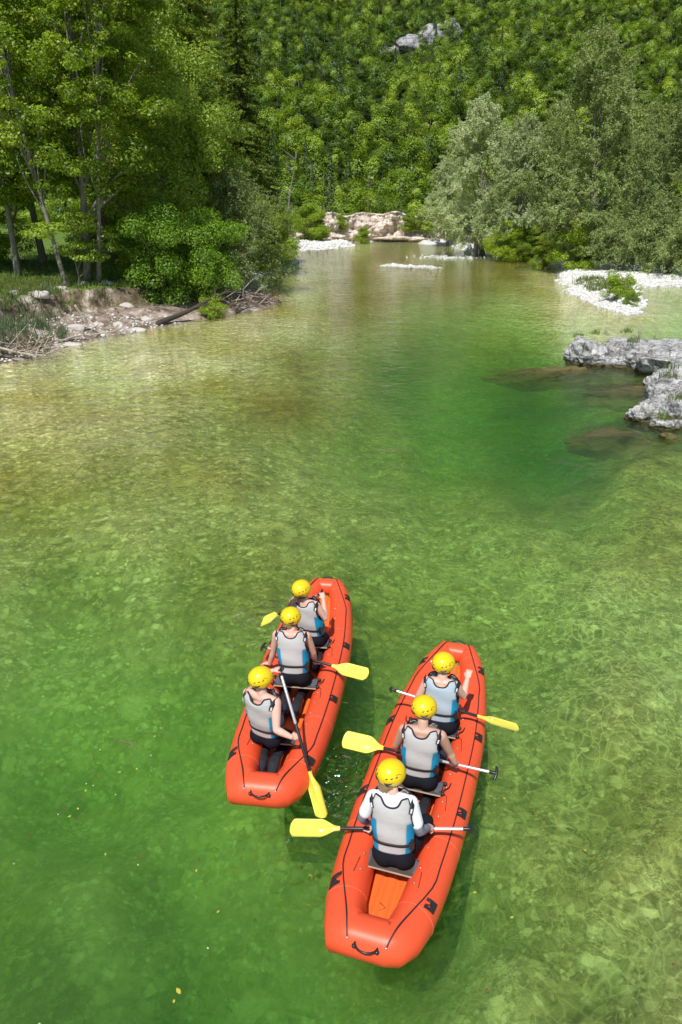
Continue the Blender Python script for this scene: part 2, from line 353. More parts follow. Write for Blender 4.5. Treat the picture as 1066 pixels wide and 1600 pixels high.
# riverbed: gravel with algae patches
def bed_material():
    m, t = mat('riverbed_gravel'); P = geopos(t)
    wv = noise(t, 1.1, 3, P); 
    vm = N(t, 'ShaderNodeVectorMath', operation='MULTIPLY_ADD'); t.links.new(wv.outputs['Color'], vm.inputs[0]); vm.inputs[1].default_value = (.55, .55, 0); t.links.new(P, vm.inputs[2])
    def vor(scale, vec, feat='F1'):
        v = N(t, 'ShaderNodeTexVoronoi', feature=feat); v.inputs['Scale'].default_value = scale; t.links.new(vec, v.inputs['Vector']); return v
    # rounded stones: each its own tone, rounded by shading painted darker towards the gaps; a few big ones among the small
    wl = noise(t, 5, 2, P); wm = N(t, 'ShaderNodeVectorMath', operation='MULTIPLY_ADD'); t.links.new(wl.outputs['Color'], wm.inputs[0]); wm.inputs[1].default_value = (.09, .09, 0); t.links.new(P, wm.inputs[2])
    v1 = vor(8.5, wm.outputs[0]); v2 = vor(3.1, wm.outputs[0]); v4 = vor(19, wm.outputs[0])
    def stones(v, lo=.10):
        sc_ = N(t, 'ShaderNodeSeparateColor'); t.links.new(v.outputs['Color'], sc_.inputs[0])
        c_ = ramp(t, [(0, (.10, .085, .045)), (.35, (.25, .22, .13)), (.65, (.40, .37, .25)), (.88, (.54, .51, .38)), (1, (.80, .77, .64))], sc_.outputs[0])
        d_ = ramp(t, [(.0, (1, 1, 1)), (.45, (.92, .92, .92)), (.75, (.45, .45, .42))], v.outputs['Distance'])
        return mixc(t, c_, d_, 1.0, 'MULTIPLY'), sc_
    s1, k1 = stones(v1); s2, k2 = stones(v2); s4, k4 = stones(v4)
    mbig = ramp(t, [(.80, (0, 0, 0)), (.84, (.6, .6, .6))], k2.outputs[1]); msm = ramp(t, [(.5, (0, 0, 0)), (.55, (1, 1, 1))], k1.outputs[1])
    c1 = mixc(t, s1, s4, msm); c1 = mixc(t, c1, s2, mbig)
    n7 = noise(t, 2.6, 4, P, .6); c1 = mixc(t, c1, ramp(t, [(.35, (.45, .48, .32)), (.52, (1, 1, 1)), (.68, (1.0, 1.0, .95))], n7.outputs[0]), .85, 'MULTIPLY')
    # stone tones blend towards an even olive in the near water on the left
    sx_ = N(t, 'ShaderNodeSeparateXYZ'); t.links.new(P, sx_.inputs[0])
    fa = N(t, 'ShaderNodeMapRange'); fa.interpolation_type = 'SMOOTHSTEP'; fa.inputs[1].default_value = 13; fa.inputs[2].default_value = 7; fa.inputs[3].default_value = .12; fa.inputs[4].default_value = .60; t.links.new(sx_.outputs[1], fa.inputs[0])
    fb = N(t, 'ShaderNodeMapRange'); fb.interpolation_type = 'SMOOTHSTEP'; fb.inputs[1].default_value = 3.0; fb.inputs[2].default_value = .3; fb.inputs[3].default_value = .25; fb.inputs[4].default_value = 1; t.links.new(sx_.outputs[0], fb.inputs[0])
    fc = N(t, 'ShaderNodeMath', operation='MULTIPLY'); t.links.new(fa.outputs[0], fc.inputs[0]); t.links.new(fb.outputs[0], fc.inputs[1])
    ns_ = noise(t, .9, 4, P, .6); c1 = mixc(t, c1, ramp(t, [(.35, (.16, .17, .10)), (.65, (.30, .30, .19))], ns_.outputs[0]), fc.outputs[0])
    # caustic light net painted into the bed colour, strongest on the right-hand shallows
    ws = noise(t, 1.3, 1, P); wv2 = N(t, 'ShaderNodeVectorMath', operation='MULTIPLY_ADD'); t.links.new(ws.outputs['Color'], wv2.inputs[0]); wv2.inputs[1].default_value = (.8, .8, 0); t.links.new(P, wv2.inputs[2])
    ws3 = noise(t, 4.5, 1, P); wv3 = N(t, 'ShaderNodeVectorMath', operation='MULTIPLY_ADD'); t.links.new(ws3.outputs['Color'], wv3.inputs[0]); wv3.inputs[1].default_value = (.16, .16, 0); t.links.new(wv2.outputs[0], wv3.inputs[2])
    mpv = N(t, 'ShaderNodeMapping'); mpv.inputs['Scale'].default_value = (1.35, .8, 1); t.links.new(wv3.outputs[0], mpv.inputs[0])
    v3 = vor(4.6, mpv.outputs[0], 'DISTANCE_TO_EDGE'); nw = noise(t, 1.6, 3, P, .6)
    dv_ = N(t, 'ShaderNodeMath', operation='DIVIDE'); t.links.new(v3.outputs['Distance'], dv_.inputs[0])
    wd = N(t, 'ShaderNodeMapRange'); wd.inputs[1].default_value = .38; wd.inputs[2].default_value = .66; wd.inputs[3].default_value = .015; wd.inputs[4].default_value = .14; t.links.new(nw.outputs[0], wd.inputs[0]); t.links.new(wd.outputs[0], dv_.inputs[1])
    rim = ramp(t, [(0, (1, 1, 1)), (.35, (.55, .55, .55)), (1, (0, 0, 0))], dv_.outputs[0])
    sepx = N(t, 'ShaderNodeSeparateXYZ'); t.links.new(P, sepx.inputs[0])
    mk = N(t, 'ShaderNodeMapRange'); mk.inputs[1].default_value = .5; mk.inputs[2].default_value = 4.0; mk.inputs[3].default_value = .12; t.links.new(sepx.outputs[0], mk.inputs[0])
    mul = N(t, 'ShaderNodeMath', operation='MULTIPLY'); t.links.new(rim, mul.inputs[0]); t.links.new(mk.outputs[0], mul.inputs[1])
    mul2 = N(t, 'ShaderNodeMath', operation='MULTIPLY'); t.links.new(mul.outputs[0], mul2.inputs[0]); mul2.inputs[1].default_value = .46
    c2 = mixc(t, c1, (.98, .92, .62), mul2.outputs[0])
    # algae and brown film in broad patches
    n1 = noise(t, .16, 4, P, .6); n2 = noise(t, .6, 4, P, .65)
    al = ramp(t, [(.42, (0, 0, 0)), (.62, (1, 1, 1))], n1.outputs[0])
    va = N(t, 'ShaderNodeVertexColor', layer_name='bed_cover'); c2 = mixc(t, c2, va.outputs[0], 1.0, 'MULTIPLY')
    c3 = mixc(t, c2, mixc(t, c2, (.72, .66, .38), 1.0, 'MULTIPLY'), al)
    al2 = ramp(t, [(.55, (0, 0, 0)), (.75, (.28, .28, .28))], n2.outputs[0])
    c4 = mixc(t, c3, (.10, .11, .035), al2)
    mk2 = N(t, 'ShaderNodeMapRange'); mk2.inputs[1].default_value = 45; mk2.inputs[2].default_value = 20; mk2.inputs[3].default_value = .25; t.links.new(sepx.outputs[1], mk2.inputs[0])
    finish(t, c4, .85, .2, v1.outputs['Distance'], .25, .03); return m
def ground_material():
    m, t = mat('bank_soil_grass_gravel'); P = geopos(t); g = N(t, 'ShaderNodeNewGeometry')
    sn = N(t, 'ShaderNodeSeparateXYZ'); t.links.new(g.outputs['Normal'], sn.inputs[0])
    sp = N(t, 'ShaderNodeSeparateXYZ'); t.links.new(P, sp.inputs[0])
    v = N(t, 'ShaderNodeTexVoronoi'); v.inputs['Scale'].default_value = 5; t.links.new(P, v.inputs['Vector'])
    gw = ramp(t, [(0, (.38, .36, .33)), (.5, (.60, .58, .54)), (1, (.80, .79, .75))], v.outputs['Color'])
    nb = noise(t, 1.1, 5, P, .7); gb = ramp(t, [(.36, (.10, .075, .055)), (.48, (.27, .21, .165)), (.58, (.42, .35, .29)), (.68, (.66, .62, .57))], nb.outputs[0])
    lx = N(t, 'ShaderNodeMapRange'); lx.inputs[1].default_value = 50; lx.inputs[2].default_value = 46; t.links.new(sp.outputs[1], lx.inputs[0]); ly = N(t, 'ShaderNodeMapRange'); ly.inputs[1].default_value = 0; ly.inputs[2].default_value = -2; t.links.new(sp.outputs[0], ly.inputs[0])
    lm = N(t, 'ShaderNodeMath', operation='MULTIPLY'); t.links.new(lx.outputs[0], lm.inputs[0]); t.links.new(ly.outputs[0], lm.inputs[1]); gravel = mixc(t, gw, gb, lm.outputs[0])
    n = noise(t, 1.3, 6, P, .65)
    soil = ramp(t, [(.3, (.055, .04, .028)), (.5, (.20, .15, .10)), (.62, (.45, .40, .34)), (.75, (.66, .62, .56))], n.outputs[0])
    n2 = noise(t, 3, 5, P, .6)
    grass = ramp(t, [(.3, (.05, .09, .012)), (.55, (.12, .20, .03)), (.75, (.25, .28, .07))], n2.outputs[0])
    # grass on top of the banks where it is level, bare earth where it falls away, gravel low down
    nz = N(t, 'ShaderNodeMath', operation='MULTIPLY_ADD'); t.links.new(n.outputs[0], nz.inputs[0]); nz.inputs[1].default_value = .6; t.links.new(sp.outputs[2], nz.inputs[2])
    hi = ramp(t, [(.0, (0, 0, 0)), (1, (1, 1, 1))], None); 
    mr = N(t, 'ShaderNodeMapRange'); mr.inputs[1].default_value = 1.15; mr.inputs[2].default_value = 1.45; t.links.new(nz.outputs[0], mr.inputs[0])
    fl = N(t, 'ShaderNodeMapRange'); fl.inputs[1].default_value = .72; fl.inputs[2].default_value = .88; t.links.new(sn.outputs[2], fl.inputs[0])
    gm = N(t, 'ShaderNodeMath', operation='MULTIPLY'); t.links.new(mr.outputs[0], gm.inputs[0]); t.links.new(fl.outputs[0], gm.inputs[1])
    lo = N(t, 'ShaderNodeMapRange'); lo.inputs[1].default_value = .95; lo.inputs[2].default_value = .7; t.links.new(nz.outputs[0], lo.inputs[0])
    c = mixc(t, soil, gravel, lo.outputs[0]); c = mixc(t, c, grass, gm.outputs[0])
    finish(t, c, .9, .15, v.outputs['Distance'], .6, .08); return m
def hill_material():
    m, t = mat('forest_floor'); P = geopos(t); n = noise(t, .25, 5, P, .6)
    c = ramp(t, [(.3, (.012, .02, .006)), (.6, (.035, .055, .012)), (.8, (.07, .10, .02))], n.outputs[0])
    finish(t, c, .95, .1, n.outputs[0], .5, .5); return m
def water_material():
    m, t = mat('river_water'); P = geopos(t)
    mp = N(t, 'ShaderNodeMapping'); mp.inputs['Scale'].default_value = (1, 1, 1); t.links.new(P, mp.inputs[0])
    n1 = noise(t, .7, 3, P, .5, .6); n2 = noise(t, 3.2, 3, P, .55, .8); n3 = noise(t, 11, 2, P, .5)
    a = N(t, 'ShaderNodeMath', operation='MULTIPLY_ADD'); t.links.new(n1.outputs[0], a.inputs[0]); a.inputs[1].default_value = 2.2; t.links.new(n2.outputs[0], a.inputs[2])
    b = N(t, 'ShaderNodeMath', operation='MULTIPLY_ADD'); t.links.new(n3.outputs[0], b.inputs[0]); b.inputs[1].default_value = .22; t.links.new(a.outputs[0], b.inputs[2])
    hsum = b.outputs[0]
    for (cx_, cy_, fr_, am_, de_) in RIPPLES:      # ring waves spreading from the paddles and bows
        dv = N(t, 'ShaderNodeVectorMath', operation='DISTANCE'); t.links.new(P, dv.inputs[0]); dv.inputs[1].default_value = (cx_, cy_, 0)
        nd = N(t, 'ShaderNodeMath', operation='MULTIPLY_ADD'); t.links.new(n2.outputs[0], nd.inputs[0]); nd.inputs[1].default_value = .22; t.links.new(dv.outputs['Value'], nd.inputs[2])
        m1 = N(t, 'ShaderNodeMath', operation='MULTIPLY'); t.links.new(nd.outputs[0], m1.inputs[0]); m1.inputs[1].default_value = fr_
        sn = N(t, 'ShaderNodeMath', operation='SINE'); t.links.new(m1.outputs[0], sn.inputs[0])
        m2 = N(t, 'ShaderNodeMath', operation='MULTIPLY'); t.links.new(dv.outputs['Value'], m2.inputs[0]); m2.inputs[1].default_value = -de_
        ex = N(t, 'ShaderNodeMath', operation='EXPONENT'); t.links.new(m2.outputs[0], ex.inputs[0])
        m3 = N(t, 'ShaderNodeMath', operation='MULTIPLY'); t.links.new(sn.outputs[0], m3.inputs[0]); t.links.new(ex.outputs[0], m3.inputs[1])
        m4 = N(t, 'ShaderNodeMath', operation='MULTIPLY_ADD'); t.links.new(m3.outputs[0], m4.inputs[0]); m4.inputs[1].default_value = am_; t.links.new(hsum, m4.inputs[2]); hsum = m4.outputs[0]
    bp = N(t, 'ShaderNodeBump'); bp.inputs['Strength'].default_value = 1; bp.inputs['Distance'].default_value = .055; t.links.new(hsum, bp.inputs['Height'])
    tr = N(t, 'ShaderNodeBsdfTransparent'); gl = N(t, 'ShaderNodeBsdfGlossy'); gl.inputs['Roughness'].default_value = .04
    t.links.new(bp.outputs[0], gl.inputs['Normal'])
    rf = N(t, 'ShaderNodeBsdfRefraction'); rf.inputs['IOR'].default_value = 1.33; rf.inputs['Roughness'].default_value = 0.0; t.links.new(bp.outputs[0], rf.inputs['Normal'])
    mm = N(t, 'ShaderNodeMixShader'); mm.inputs[0].default_value = WREF
    t.links.new(tr.outputs[0], mm.inputs[1]); t.links.new(rf.outputs[0], mm.inputs[2])
    fr = N(t, 'ShaderNodeFresnel'); fr.inputs['IOR'].default_value = 1.33; t.links.new(bp.outputs[0], fr.inputs['Normal'])
    mx = N(t, 'ShaderNodeMixShader'); t.links.new(fr.outputs[0], mx.inputs[0]); t.links.new(mm.outputs[0], mx.inputs[1]); t.links.new(gl.outputs[0], mx.inputs[2])
    ab = N(t, 'ShaderNodeVolumeAbsorption'); sc = N(t, 'ShaderNodeVolumeScatter')
    # absorption coefficient = density * (1 - colour)
    ab.inputs['Color'].default_value = (1 - .21, 1 - .055, 1 - .30, 1); ab.inputs['Density'].default_value = 1.0
    sc.inputs['Color'].default_value = (.33, .72, .25, 1); sc.inputs['Density'].default_value = .078; sc.inputs['Anisotropy'].default_value = 0.0
    ad = N(t, 'ShaderNodeAddShader'); t.links.new(ab.outputs[0], ad.inputs[0]); t.links.new(sc.outputs[0], ad.inputs[1])
    o = N(t, 'ShaderNodeOutputMaterial'); t.links.new(mx.outputs[0], o.inputs['Surface']); t.links.new(ad.outputs[0], o.inputs['Volume'])
    return m
WREF = 0.40
RIPPLES = [(.30, 5.55, 42, .55, 2.6), (.02, 6.25, 38, .6, 2.2), (-1.15, 9.2, 30, .6, 1.3), (-.35, 4.9, 26, .35, 1.1)]
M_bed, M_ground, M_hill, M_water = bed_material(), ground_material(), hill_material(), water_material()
build_terrain()
V, F = box((0, 40, -3.25), (60, 99, 3.25))
mb = MB(); mb.add(V, F); wat = mb.obj('water', M_water, smooth=False); tag(wat, kind='structure')
# ------------------------------------------------------------------ rafts
M_raft = simple('orange_raft_rubber', (.82, .092, .032), .38, .13, 2.2, .14, .004, .35)
M_floor = simple('orange_raft_floor', (.85, .16, .03), .5, .08, 4, .12, .004, .4)
M_black = simple('black_webbing', (.018, .018, .02), .6, .3, 30, .4, .002)
M_blackp = simple('black_plastic', (.02, .02, .022), .35, .2, 20, .1, .001)
M_seam = simple('pale_seam_tape', (.85, .22, .12), .5, .1, 10, .1, .001)
M_steel = simple('steel', (.62, .62, .64), .3, .1, 30, .1, .001, .5, .9)
M_alu = simple('brushed_aluminium', (.82, .82, .84), .34, .05, 40, .1, .001, .5, .75)
M_board = simple('weathered_seat_board', (.085, .068, .055), .8, .35, 9, .4, .003, .2)
M_boardedge = simple('plywood_edge', (.48, .40, .28), .8, .2, 30, .3, .002, .2)
M_yellow = simple('yellow_helmet_shell', (.90, .60, .008), .30, .04, 6, .04, .001, .5, 0, .25)
M_yellowp = simple('yellow_paddle_plastic', (.92, .76, .10), .42, .05, 6, .12, .002)
M_sticker = simple('white_sticker', (.8, .8, .8), .5, .08, 60, .05, .001)
M_grey = simple('grey_vest_nylon', (.46, .45, .44), .72, .16, 6, .5, .010, .25, bscale=14)
M_greyblue = simple('pale_blue_grey_vest_nylon', (.38, .46, .52), .75, .08, 7, .35, .006, .25, bscale=16)
M_blue = simple('blue_vest_nylon', (.005, .24, .44), .65, .2, 9, .5, .006, .3, bscale=22)
M_navy = simple('navy_vest_trim', (.012, .015, .028), .7, .2, 30, .3, .002)
M_neo = simple('black_neoprene', (.010, .010, .015), .85, .3, 8, .6, .006, .12, bscale=25)
M_neop = simple('grey_knee_panel', (.10, .10, .13), .7, .2, 10, .2, .002)
M_boot = simple('wet_black_boot', (.026, .028, .034), .18, .3, 14, .5, .004, .6)
M_skin = simple('skin', (.70, .42, .33), .5, .06, 9, .1, .002, .4)
M_skin2 = simple('tanned_skin', (.56, .33, .24), .5, .07, 9, .1, .002, .4)
M_hair = simple('brown_hair', (.075, .038, .02), .5, .5, 60, .8, .004)
M_hair2 = simple('light_brown_hair', (.30, .19, .10), .5, .4, 60, .8, .004)
M_white = simple('white_cotton', (.82, .83, .86), .85, .03, 9, .5, .006, .2, bscale=18)
M_sleeve = simple('grey_sleeve', (.20, .21, .26), .7, .2, 12, .4, .004, .2, bscale=22)
M_eye = simple('eye_white', (.8, .8, .8), .3, .02); M_lip = simple('lip', (.5, .2, .17), .5, .05)

SIDE = [(.287, -1.76, .237, .17), (.335, -1.30, .195, .176), (.365, -.70, .16, .178), (.375, -.1, .145, .178),
        (.375, .5, .15, .177), (.345, 1.0, .172, .17), (.295, 1.45, .21, .16), (.235, 1.8, .255, .145), (.135, 2.07, .302, .122)]
_h1 = [(.17 * k / 6, -2.035, .262, .163) for k in range(7)] + [(.236, -1.95, .254, .166)]
_h2 = [(.135 * (1 - k / 5), 2.07, .303, .121) for k in range(1, 6)]
HALFP = [np.array(p) for p in _h1] + catmull(SIDE, 9) + [np.array(p) for p in _h2]
NH = len(HALFP) - 1
PATH = HALFP + [np.array((-p[0], p[1], p[2], p[3])) for p in HALFP[NH - 1:0:-1]]
def ring_frame(i):
    n = len(PATH); p = Vector(PATH[i % n][:3]); t = (Vector(PATH[(i + 1) % n][:3]) - Vector(PATH[i - 1][:3])).normalized()
    t1 = (Vector(PATH[(i + 1) % n][:3]) - p).normalized(); out = t.cross(Vector((0, 0, 1))).normalized(); up = out.cross(t).normalized()
    out = out / max(t.dot(t1), .7)      # mitred where the tube turns a corner
    return p, out, up, PATH[i % n][3], t
def on_tube(s, ang, off=0.0):
    """point on the raft's tube: s = fractional ring index, ang measured from outward (0) to top (90)"""
    i = int(math.floor(s)); f = s - i; r = []
    for k in (i, i + 1):
        p, o, u, R, t = ring_frame(k)
        a = math.radians(ang); r.append(p + (o * math.cos(a) + u * math.sin(a)) * (R + off))
    return r[0].lerp(r[1], f)
def s_at(y, side):
    """ring index on the given side (1 right, -1 left) where the tube is at y"""
    n = len(PATH); h = NH
    rng = range(2, h - 2) if side > 0 else range(h + 2, n - 2)
    best = min(rng, key=lambda k: abs(PATH[k][1] - y)); return best
TUBE_ME = None
def shared(cache, key, fn):
    if key not in cache: cache[key] = fn()
    return cache[key]
RC = {}
def tube_mesh():
    mb = MB(); n = len(PATH); K = 28; V = []; F = []
    for i in range(n):
        p, o, u, R, t = ring_frame(i)
        for k in range(K):
            a = 2 * math.pi * k / K; V.append(p + (o * math.cos(a) + u * math.sin(a)) * R)
    for i in range(n):
        for k in range(K): F.append((i * K + k, i * K + (k + 1) % K, ((i + 1) % n) * K + (k + 1) % K, ((i + 1) % n) * K + k))
    mb.add(V, F); return mb.mesh('inflated_tube', M_raft)
def floor_mesh():
    mb = MB(); V = []; F = []; ny, nx = 60, 33
    for layer in (0, 1):
        for j in range(ny):
            y = -1.93 + 3.86 * j / (ny - 1)
            k = s_at(max(-1.9, min(1.95, y)), 1); cx, _, cz, R = PATH[k]
            hw = max(cx - .03, .08) if abs(y) < 1.8 else cx
            for i in range(nx):
                u = -1 + 2 * i / (nx - 1); x = u * hw
                lob = abs(math.sin(math.pi * (x / .125 + .5))) ** .45
                z = cz - R + (.035 + .05 * lob if layer else .012)
                V.append((x, y, z))
    o = ny * nx
    for L in (0, 1):
        for j in range(ny - 1):
            for i in range(nx - 1):
                q = [L * o + j * nx + i, L * o + j * nx + i + 1, L * o + (j + 1) * nx + i + 1, L * o + (j + 1) * nx + i]
                F.append(tuple(q if L else q[::-1]))
    mb.add(V, F); return mb.mesh('floor', M_floor)
def make_raft(label, loc, rz):
    root = empty('inflatable_raft', loc, rz, label=label, cat='raft', group='orange inflatable rafts on the river')
    link('inflated_tube', shared(RC, 'tube', tube_mesh), root)
    link('floor', shared(RC, 'floor', floor_mesh), root)
    # seams around the tube
    def seam_me(s):
        return lambda: MB().add(*tube([on_tube(s, a, .0008) for a in range(0, 360, 15)], .0016, 5, closed=True)).mesh('seam', M_seam)
    for side in (1, -1):
        for y in (-1.83, -.95, .9, 1.9):
            s = s_at(y, side); link('seam', shared(RC, ('seam', s), seam_me(s)), root)
    PY_ = [-1.68, -.545, .545, 1.12, 1.69]
    for side in (1, -1):
        # lacing rope over the patches and down to the end eyelets
        ys = [-1.68 + i * (3.37 / 44) for i in range(45)]
        mid = [on_tube(s_at(y, side) + 0.0, 66, .006) for y in ys]
        se = [(side * .15, -2.195), (side * .20, -2.05)]
        ends = []
        for (x, y) in ((side * .155, -2.16), (side * .19, -2.06), (side * .235, -1.93)):
            ends.append(Vector((x, y, .262 + math.sqrt(max(.165 ** 2 - (max(0, -2.035 - y)) ** 2, 0)) + .008 - abs(y + 2.035) * .03)))
        bow = [Vector((side * .20, 1.92, .425)), Vector((side * .155, 2.05, .432)), Vector((side * .13, 2.13, .41))]
        pts = catmull(ends + mid[2:-2:3] + bow, 3)
        MB().add(*tube(pts, .0065, 6)).obj('rope', M_black, root)
        e = ends[0]; MB().add(*ell(e, (.009, .009, .009))).obj('eyelet', M_steel, root)
        for y in PY_:
            if y == 1.12: continue
            s0 = s_at(y, side); ds = .055 / max((Vector(PATH[(s0 + 1) % len(PATH)][:3]) - Vector(PATH[s0 % len(PATH)][:3])).length, .01)
            def pm(s0=s0, ds=ds):
                mb = MB(); G = 5; V = []; F = []
                for lay in (.002, .011):
                    for a in range(G):
                        for b in range(G): V.append(on_tube(s0 - ds + 2 * ds * a / (G - 1) + (b - 2) * .12, 68 - 33 * b / (G - 1), lay))
                hole = {(1, 1), (1, 2), (2, 1), (2, 2)}
                cells = [(a, b) for a in range(G - 1) for b in range(G - 1) if (a, b) not in {(1, 1), (2, 1), (1, 0), (2, 0)}]
                for a, b in cells:
                    q = [a * G + b, a * G + b + 1, (a + 1) * G + b + 1, (a + 1) * G + b]
                    F.append(tuple(i + G * G for i in q)); F.append(tuple(q[::-1]))
                    for (da, db, e0, e1) in ((-1, 0, q[0], q[1]), (1, 0, q[3], q[2]), (0, -1, q[0], q[3]), (0, 1, q[1], q[2])):
                        if (a + da, b + db) not in cells: F.append((e0, e1, e1 + G * G, e0 + G * G))
                mb.add(V, F)
                mb.add(*tube([on_tube(s0 - ds * .6, 66, .012), on_tube(s0 - ds * .2, 55, .014), on_tube(s0 + ds * .2, 55, .014), on_tube(s0 + ds * .6, 66, .012)], .005, 6))
                return mb.mesh('rope_patch', M_black, False)
            link('rope_patch', shared(RC, ('patch', s0), pm), root)
        # metal studs along the inner top of the tubes
        stud = shared(RC, 'stud', lambda: MB().add(*ell((0, 0, 0), (.011, .011, .006), None, 8, 5)).mesh('stud', M_steel))
        for i, y in enumerate(np.arange(-1.55, 1.7, .21)):
            s0 = s_at(y, side); o = link('stud', stud, root); o.location = on_tube(s0, 118, .004)
            d = (on_tube(s0, 118, .1) - on_tube(s0, 118, 0)).normalized(); o.rotation_euler = d.to_track_quat('Z', 'Y').to_euler()
    # grab handles
    arch = [Vector((.09 * math.cos(a), -2.165 - .075 * math.sin(a), .355 + .012 * math.sin(a))) for a in np.linspace(0, math.pi, 11)]
    h = MB().add(*tube(arch, .009, 8)).obj('grab_handle', M_blackp, root)
    for s in (-1, 1): MB().add(*ell((s * .09, -2.19, .345), (.02, .02, .017))).obj('handle_knob', M_blackp, h)
    arch = [Vector((.085 * math.cos(a), 2.15 + .06 * math.sin(a), .375 + .02 * math.sin(a))) for a in np.linspace(0, math.pi, 11)]
    MB().add(*tube(arch, .008, 8)).obj('grab_handle', M_blackp, root)
    # round valve stickers on the bow floor
    for (x, y) in ((-.05, 1.42), (.04, 1.60), (-.02, 1.25)):
        cz = PATH[s_at(y, 1)]; MB().add(*ell((x, y, cz[2] - cz[3] + .09), (.03, .03, .006), None, 14, 5)).obj('floor_valve', M_sticker, root)
    # seat boards
    for y in (-1.33, -.34, .53):
        k = s_at(y, 1); cx, _, cz, R = PATH[k]
        z = .315; hw = .255
        b = MB().add(*box((0, y, z), (hw, .095, .008)))
        bo = b.obj('seat_board', M_board, root, False)
        evaluated(bo, [('BEVEL', dict(width=.003, segments=2))])
        MB().add(*box((0, y - .0975, z), (hw, .0022, .0065))).obj('board_edge', M_boardedge, bo, False)
        for sx in (-1, 1):
            for sy in (-1, 1):
                kb = MB().add(*tube([(sx * (hw + .015), y + sy * .07, z - .03), (sx * (hw + .015), y + sy * .07, z + .005)], .008, 8))
                kb.add(*ell((sx * (hw + .017), y + sy * .07, z + .015), (.02, .02, .015), None, 12, 8)); kb.obj('knob', M_blackp, bo)
            MB().add(*tube([(sx * (hw - .02), y - .06, z + .012), (sx * (hw + .06), y + .02, z + .022), (sx * (hw + .07), y + .085, z + .018)], .006, 6)).obj('strap', M_black, bo)
            MB().add(*box((sx * (hw - .035), y, z + .0095), (.03, .07, .0012))).obj('grip_plate', M_neop, bo, False)
            s1 = on_tube(s_at(y - .12, sx), 108, .004); s2 = on_tube(s_at(y - .26, sx), 100, .004)
            MB().add(*tube([Vector((sx * hw, y - .06, z)), s1, s2], .003, 5)).obj('lashing_cord', M_black, bo)
    return root
C1, A1 = Vector((-.4896, 7.638, 0)), -.13528
C2, A2 = Vector((.8479, 5.9668, 0)), -.30728
raft_near = make_raft('orange raft nearest the viewer, bare orange floor showing behind its rear paddler', C2, A2)
raft_far = make_raft('orange raft on the left and farther off, black boots on its rear floor', C1, A1)

# worn arrow mark on the bare floor of the near raft
mb = MB(); zf = PATH[s_at(-1.62, 1)][2] - PATH[s_at(-1.62, 1)][3] + .088
mb.add(*tube([(-.035, -1.60, zf), (.02, -1.635, zf), (-.02, -1.675, zf)], .003, 5)); mb.obj('floor_mark', M_black, raft_near)
# ------------------------------------------------------------------ paddles
def make_paddle(c, a, grip, tip, roll, label, black_at=.5):
    g, tp = Vector(grip), Vector(tip); d = (tp - g).normalized(); L = (tp - g).length
    Mw = Matrix.Translation(c) @ Matrix.Rotation(a, 4, 'Z')
    # local frame of the paddle: x along the shaft, z = blade face
    q = d.to_track_quat('X', 'Z').to_matrix().to_4x4() @ Matrix.Rotation(math.radians(roll), 4, 'X')
    root = empty('paddle', label=label, cat='paddle', group='yellow bladed paddles')
    root.matrix_world = Mw @ Matrix.Translation(g) @ q
    bl = .46; s0 = .06; s1 = L - bl + .03; sm = s0 + (s1 - s0) * black_at
    MB().add(*tube([(s0 - .03, 0, 0), (sm, 0, 0)], .0155, 12)).obj('shaft', M_alu, root)
    MB().add(*tube([(sm, 0, 0), (s1, 0, 0)], .0168, 12)).obj('shaft_sleeve', M_blackp, root)
    m = MB().add(*tube([(0, -.058, 0), (-.006, -.03, 0), (-.008, 0, 0), (-.006, .03, 0), (0, .058, 0)], [.013, .016, .017, .016, .013], 10)); m.add(*tube([(-.004, 0, 0), (.055, 0, 0)], [.014, .018], 10))
    m.obj('grip', M_blackp, root)
    # blade with a centre spine and soft corners
    V = []; F = []; nx, ny = 26, 13; x0 = L - bl
    for lay in (1, -1):
        for i in range(nx):
            t = i / (nx - 1)
            hw = .022 + (.093 - .022) * float(sstep(.06, .40, t)) ** .9
            if t > .93: hw *= math.sqrt(max(1 - ((t - .93) / .07) ** 2 * .42, 0))
            for j in range(ny):
                v = -1 + 2 * j / (ny - 1)
                spine = .016 * max(0, 1 - t * 1.25) * math.exp(-(v * hw / .018) ** 2)
                th = .0045 * (1 - .55 * abs(v) ** 4)
                x = x0 + bl * t
                if t > .9: x -= .02 * abs(v) ** 3 * (t - .9) / .1
                V.append((x, v * hw, lay * (th + spine) + .012 * v * v * 1.0 * t))
    o = nx * ny
    for i in range(nx - 1):
        for j in range(ny - 1):
            q4 = (i * ny + j, (i + 1) * ny + j, (i + 1) * ny + j + 1, i * ny + j + 1)
            F.append(q4); F.append(tuple(k + o for k in q4[::-1]))
    rim = [i * ny for i in range(nx)] + [(nx - 1) * ny + j for j in range(1, ny)] + [i * ny + ny - 1 for i in range(nx - 2, -1, -1)] + [j for j in range(ny - 2, 0, -1)]
    for i in range(len(rim)):
        p, r = rim[i], rim[(i + 1) % len(rim)]; F.append((p, r, r + o, p + o))
    b = MB().add(V, F).obj('blade', M_yellowp, root)
    for sg in (1, -1):
        mbs = MB(); mbs.add(*ell((x0 + .17, .03, sg * .0085 + .001), (.017, .013, .0025), None, 16, 5)); mbs.obj('sticker', M_sticker, b)
    return root
PA = ((.605, -.95, .52), (-.965, -1.29, .37)); PB = ((.735, -.17, .50), (-.865, -.01, .38)); PC = ((-.505, .62, .65), (.885, .74, .36))
PD = ((.035, -1.30, 1.16), (.60, -2.07, .01)); PE = ((-.485, .05, .52), (.855, -.29, .46)); PF = ((.13, .745, .93), (-.85, 1.44, .0))
make_paddle(C2, A2, *PA, -6, 'level paddle of the white-shirted rear paddler, broad blade out to the left')
make_paddle(C2, A2, *PB, -32, 'middle paddle of the near raft, blade pointing left, grip sticking out on the right')
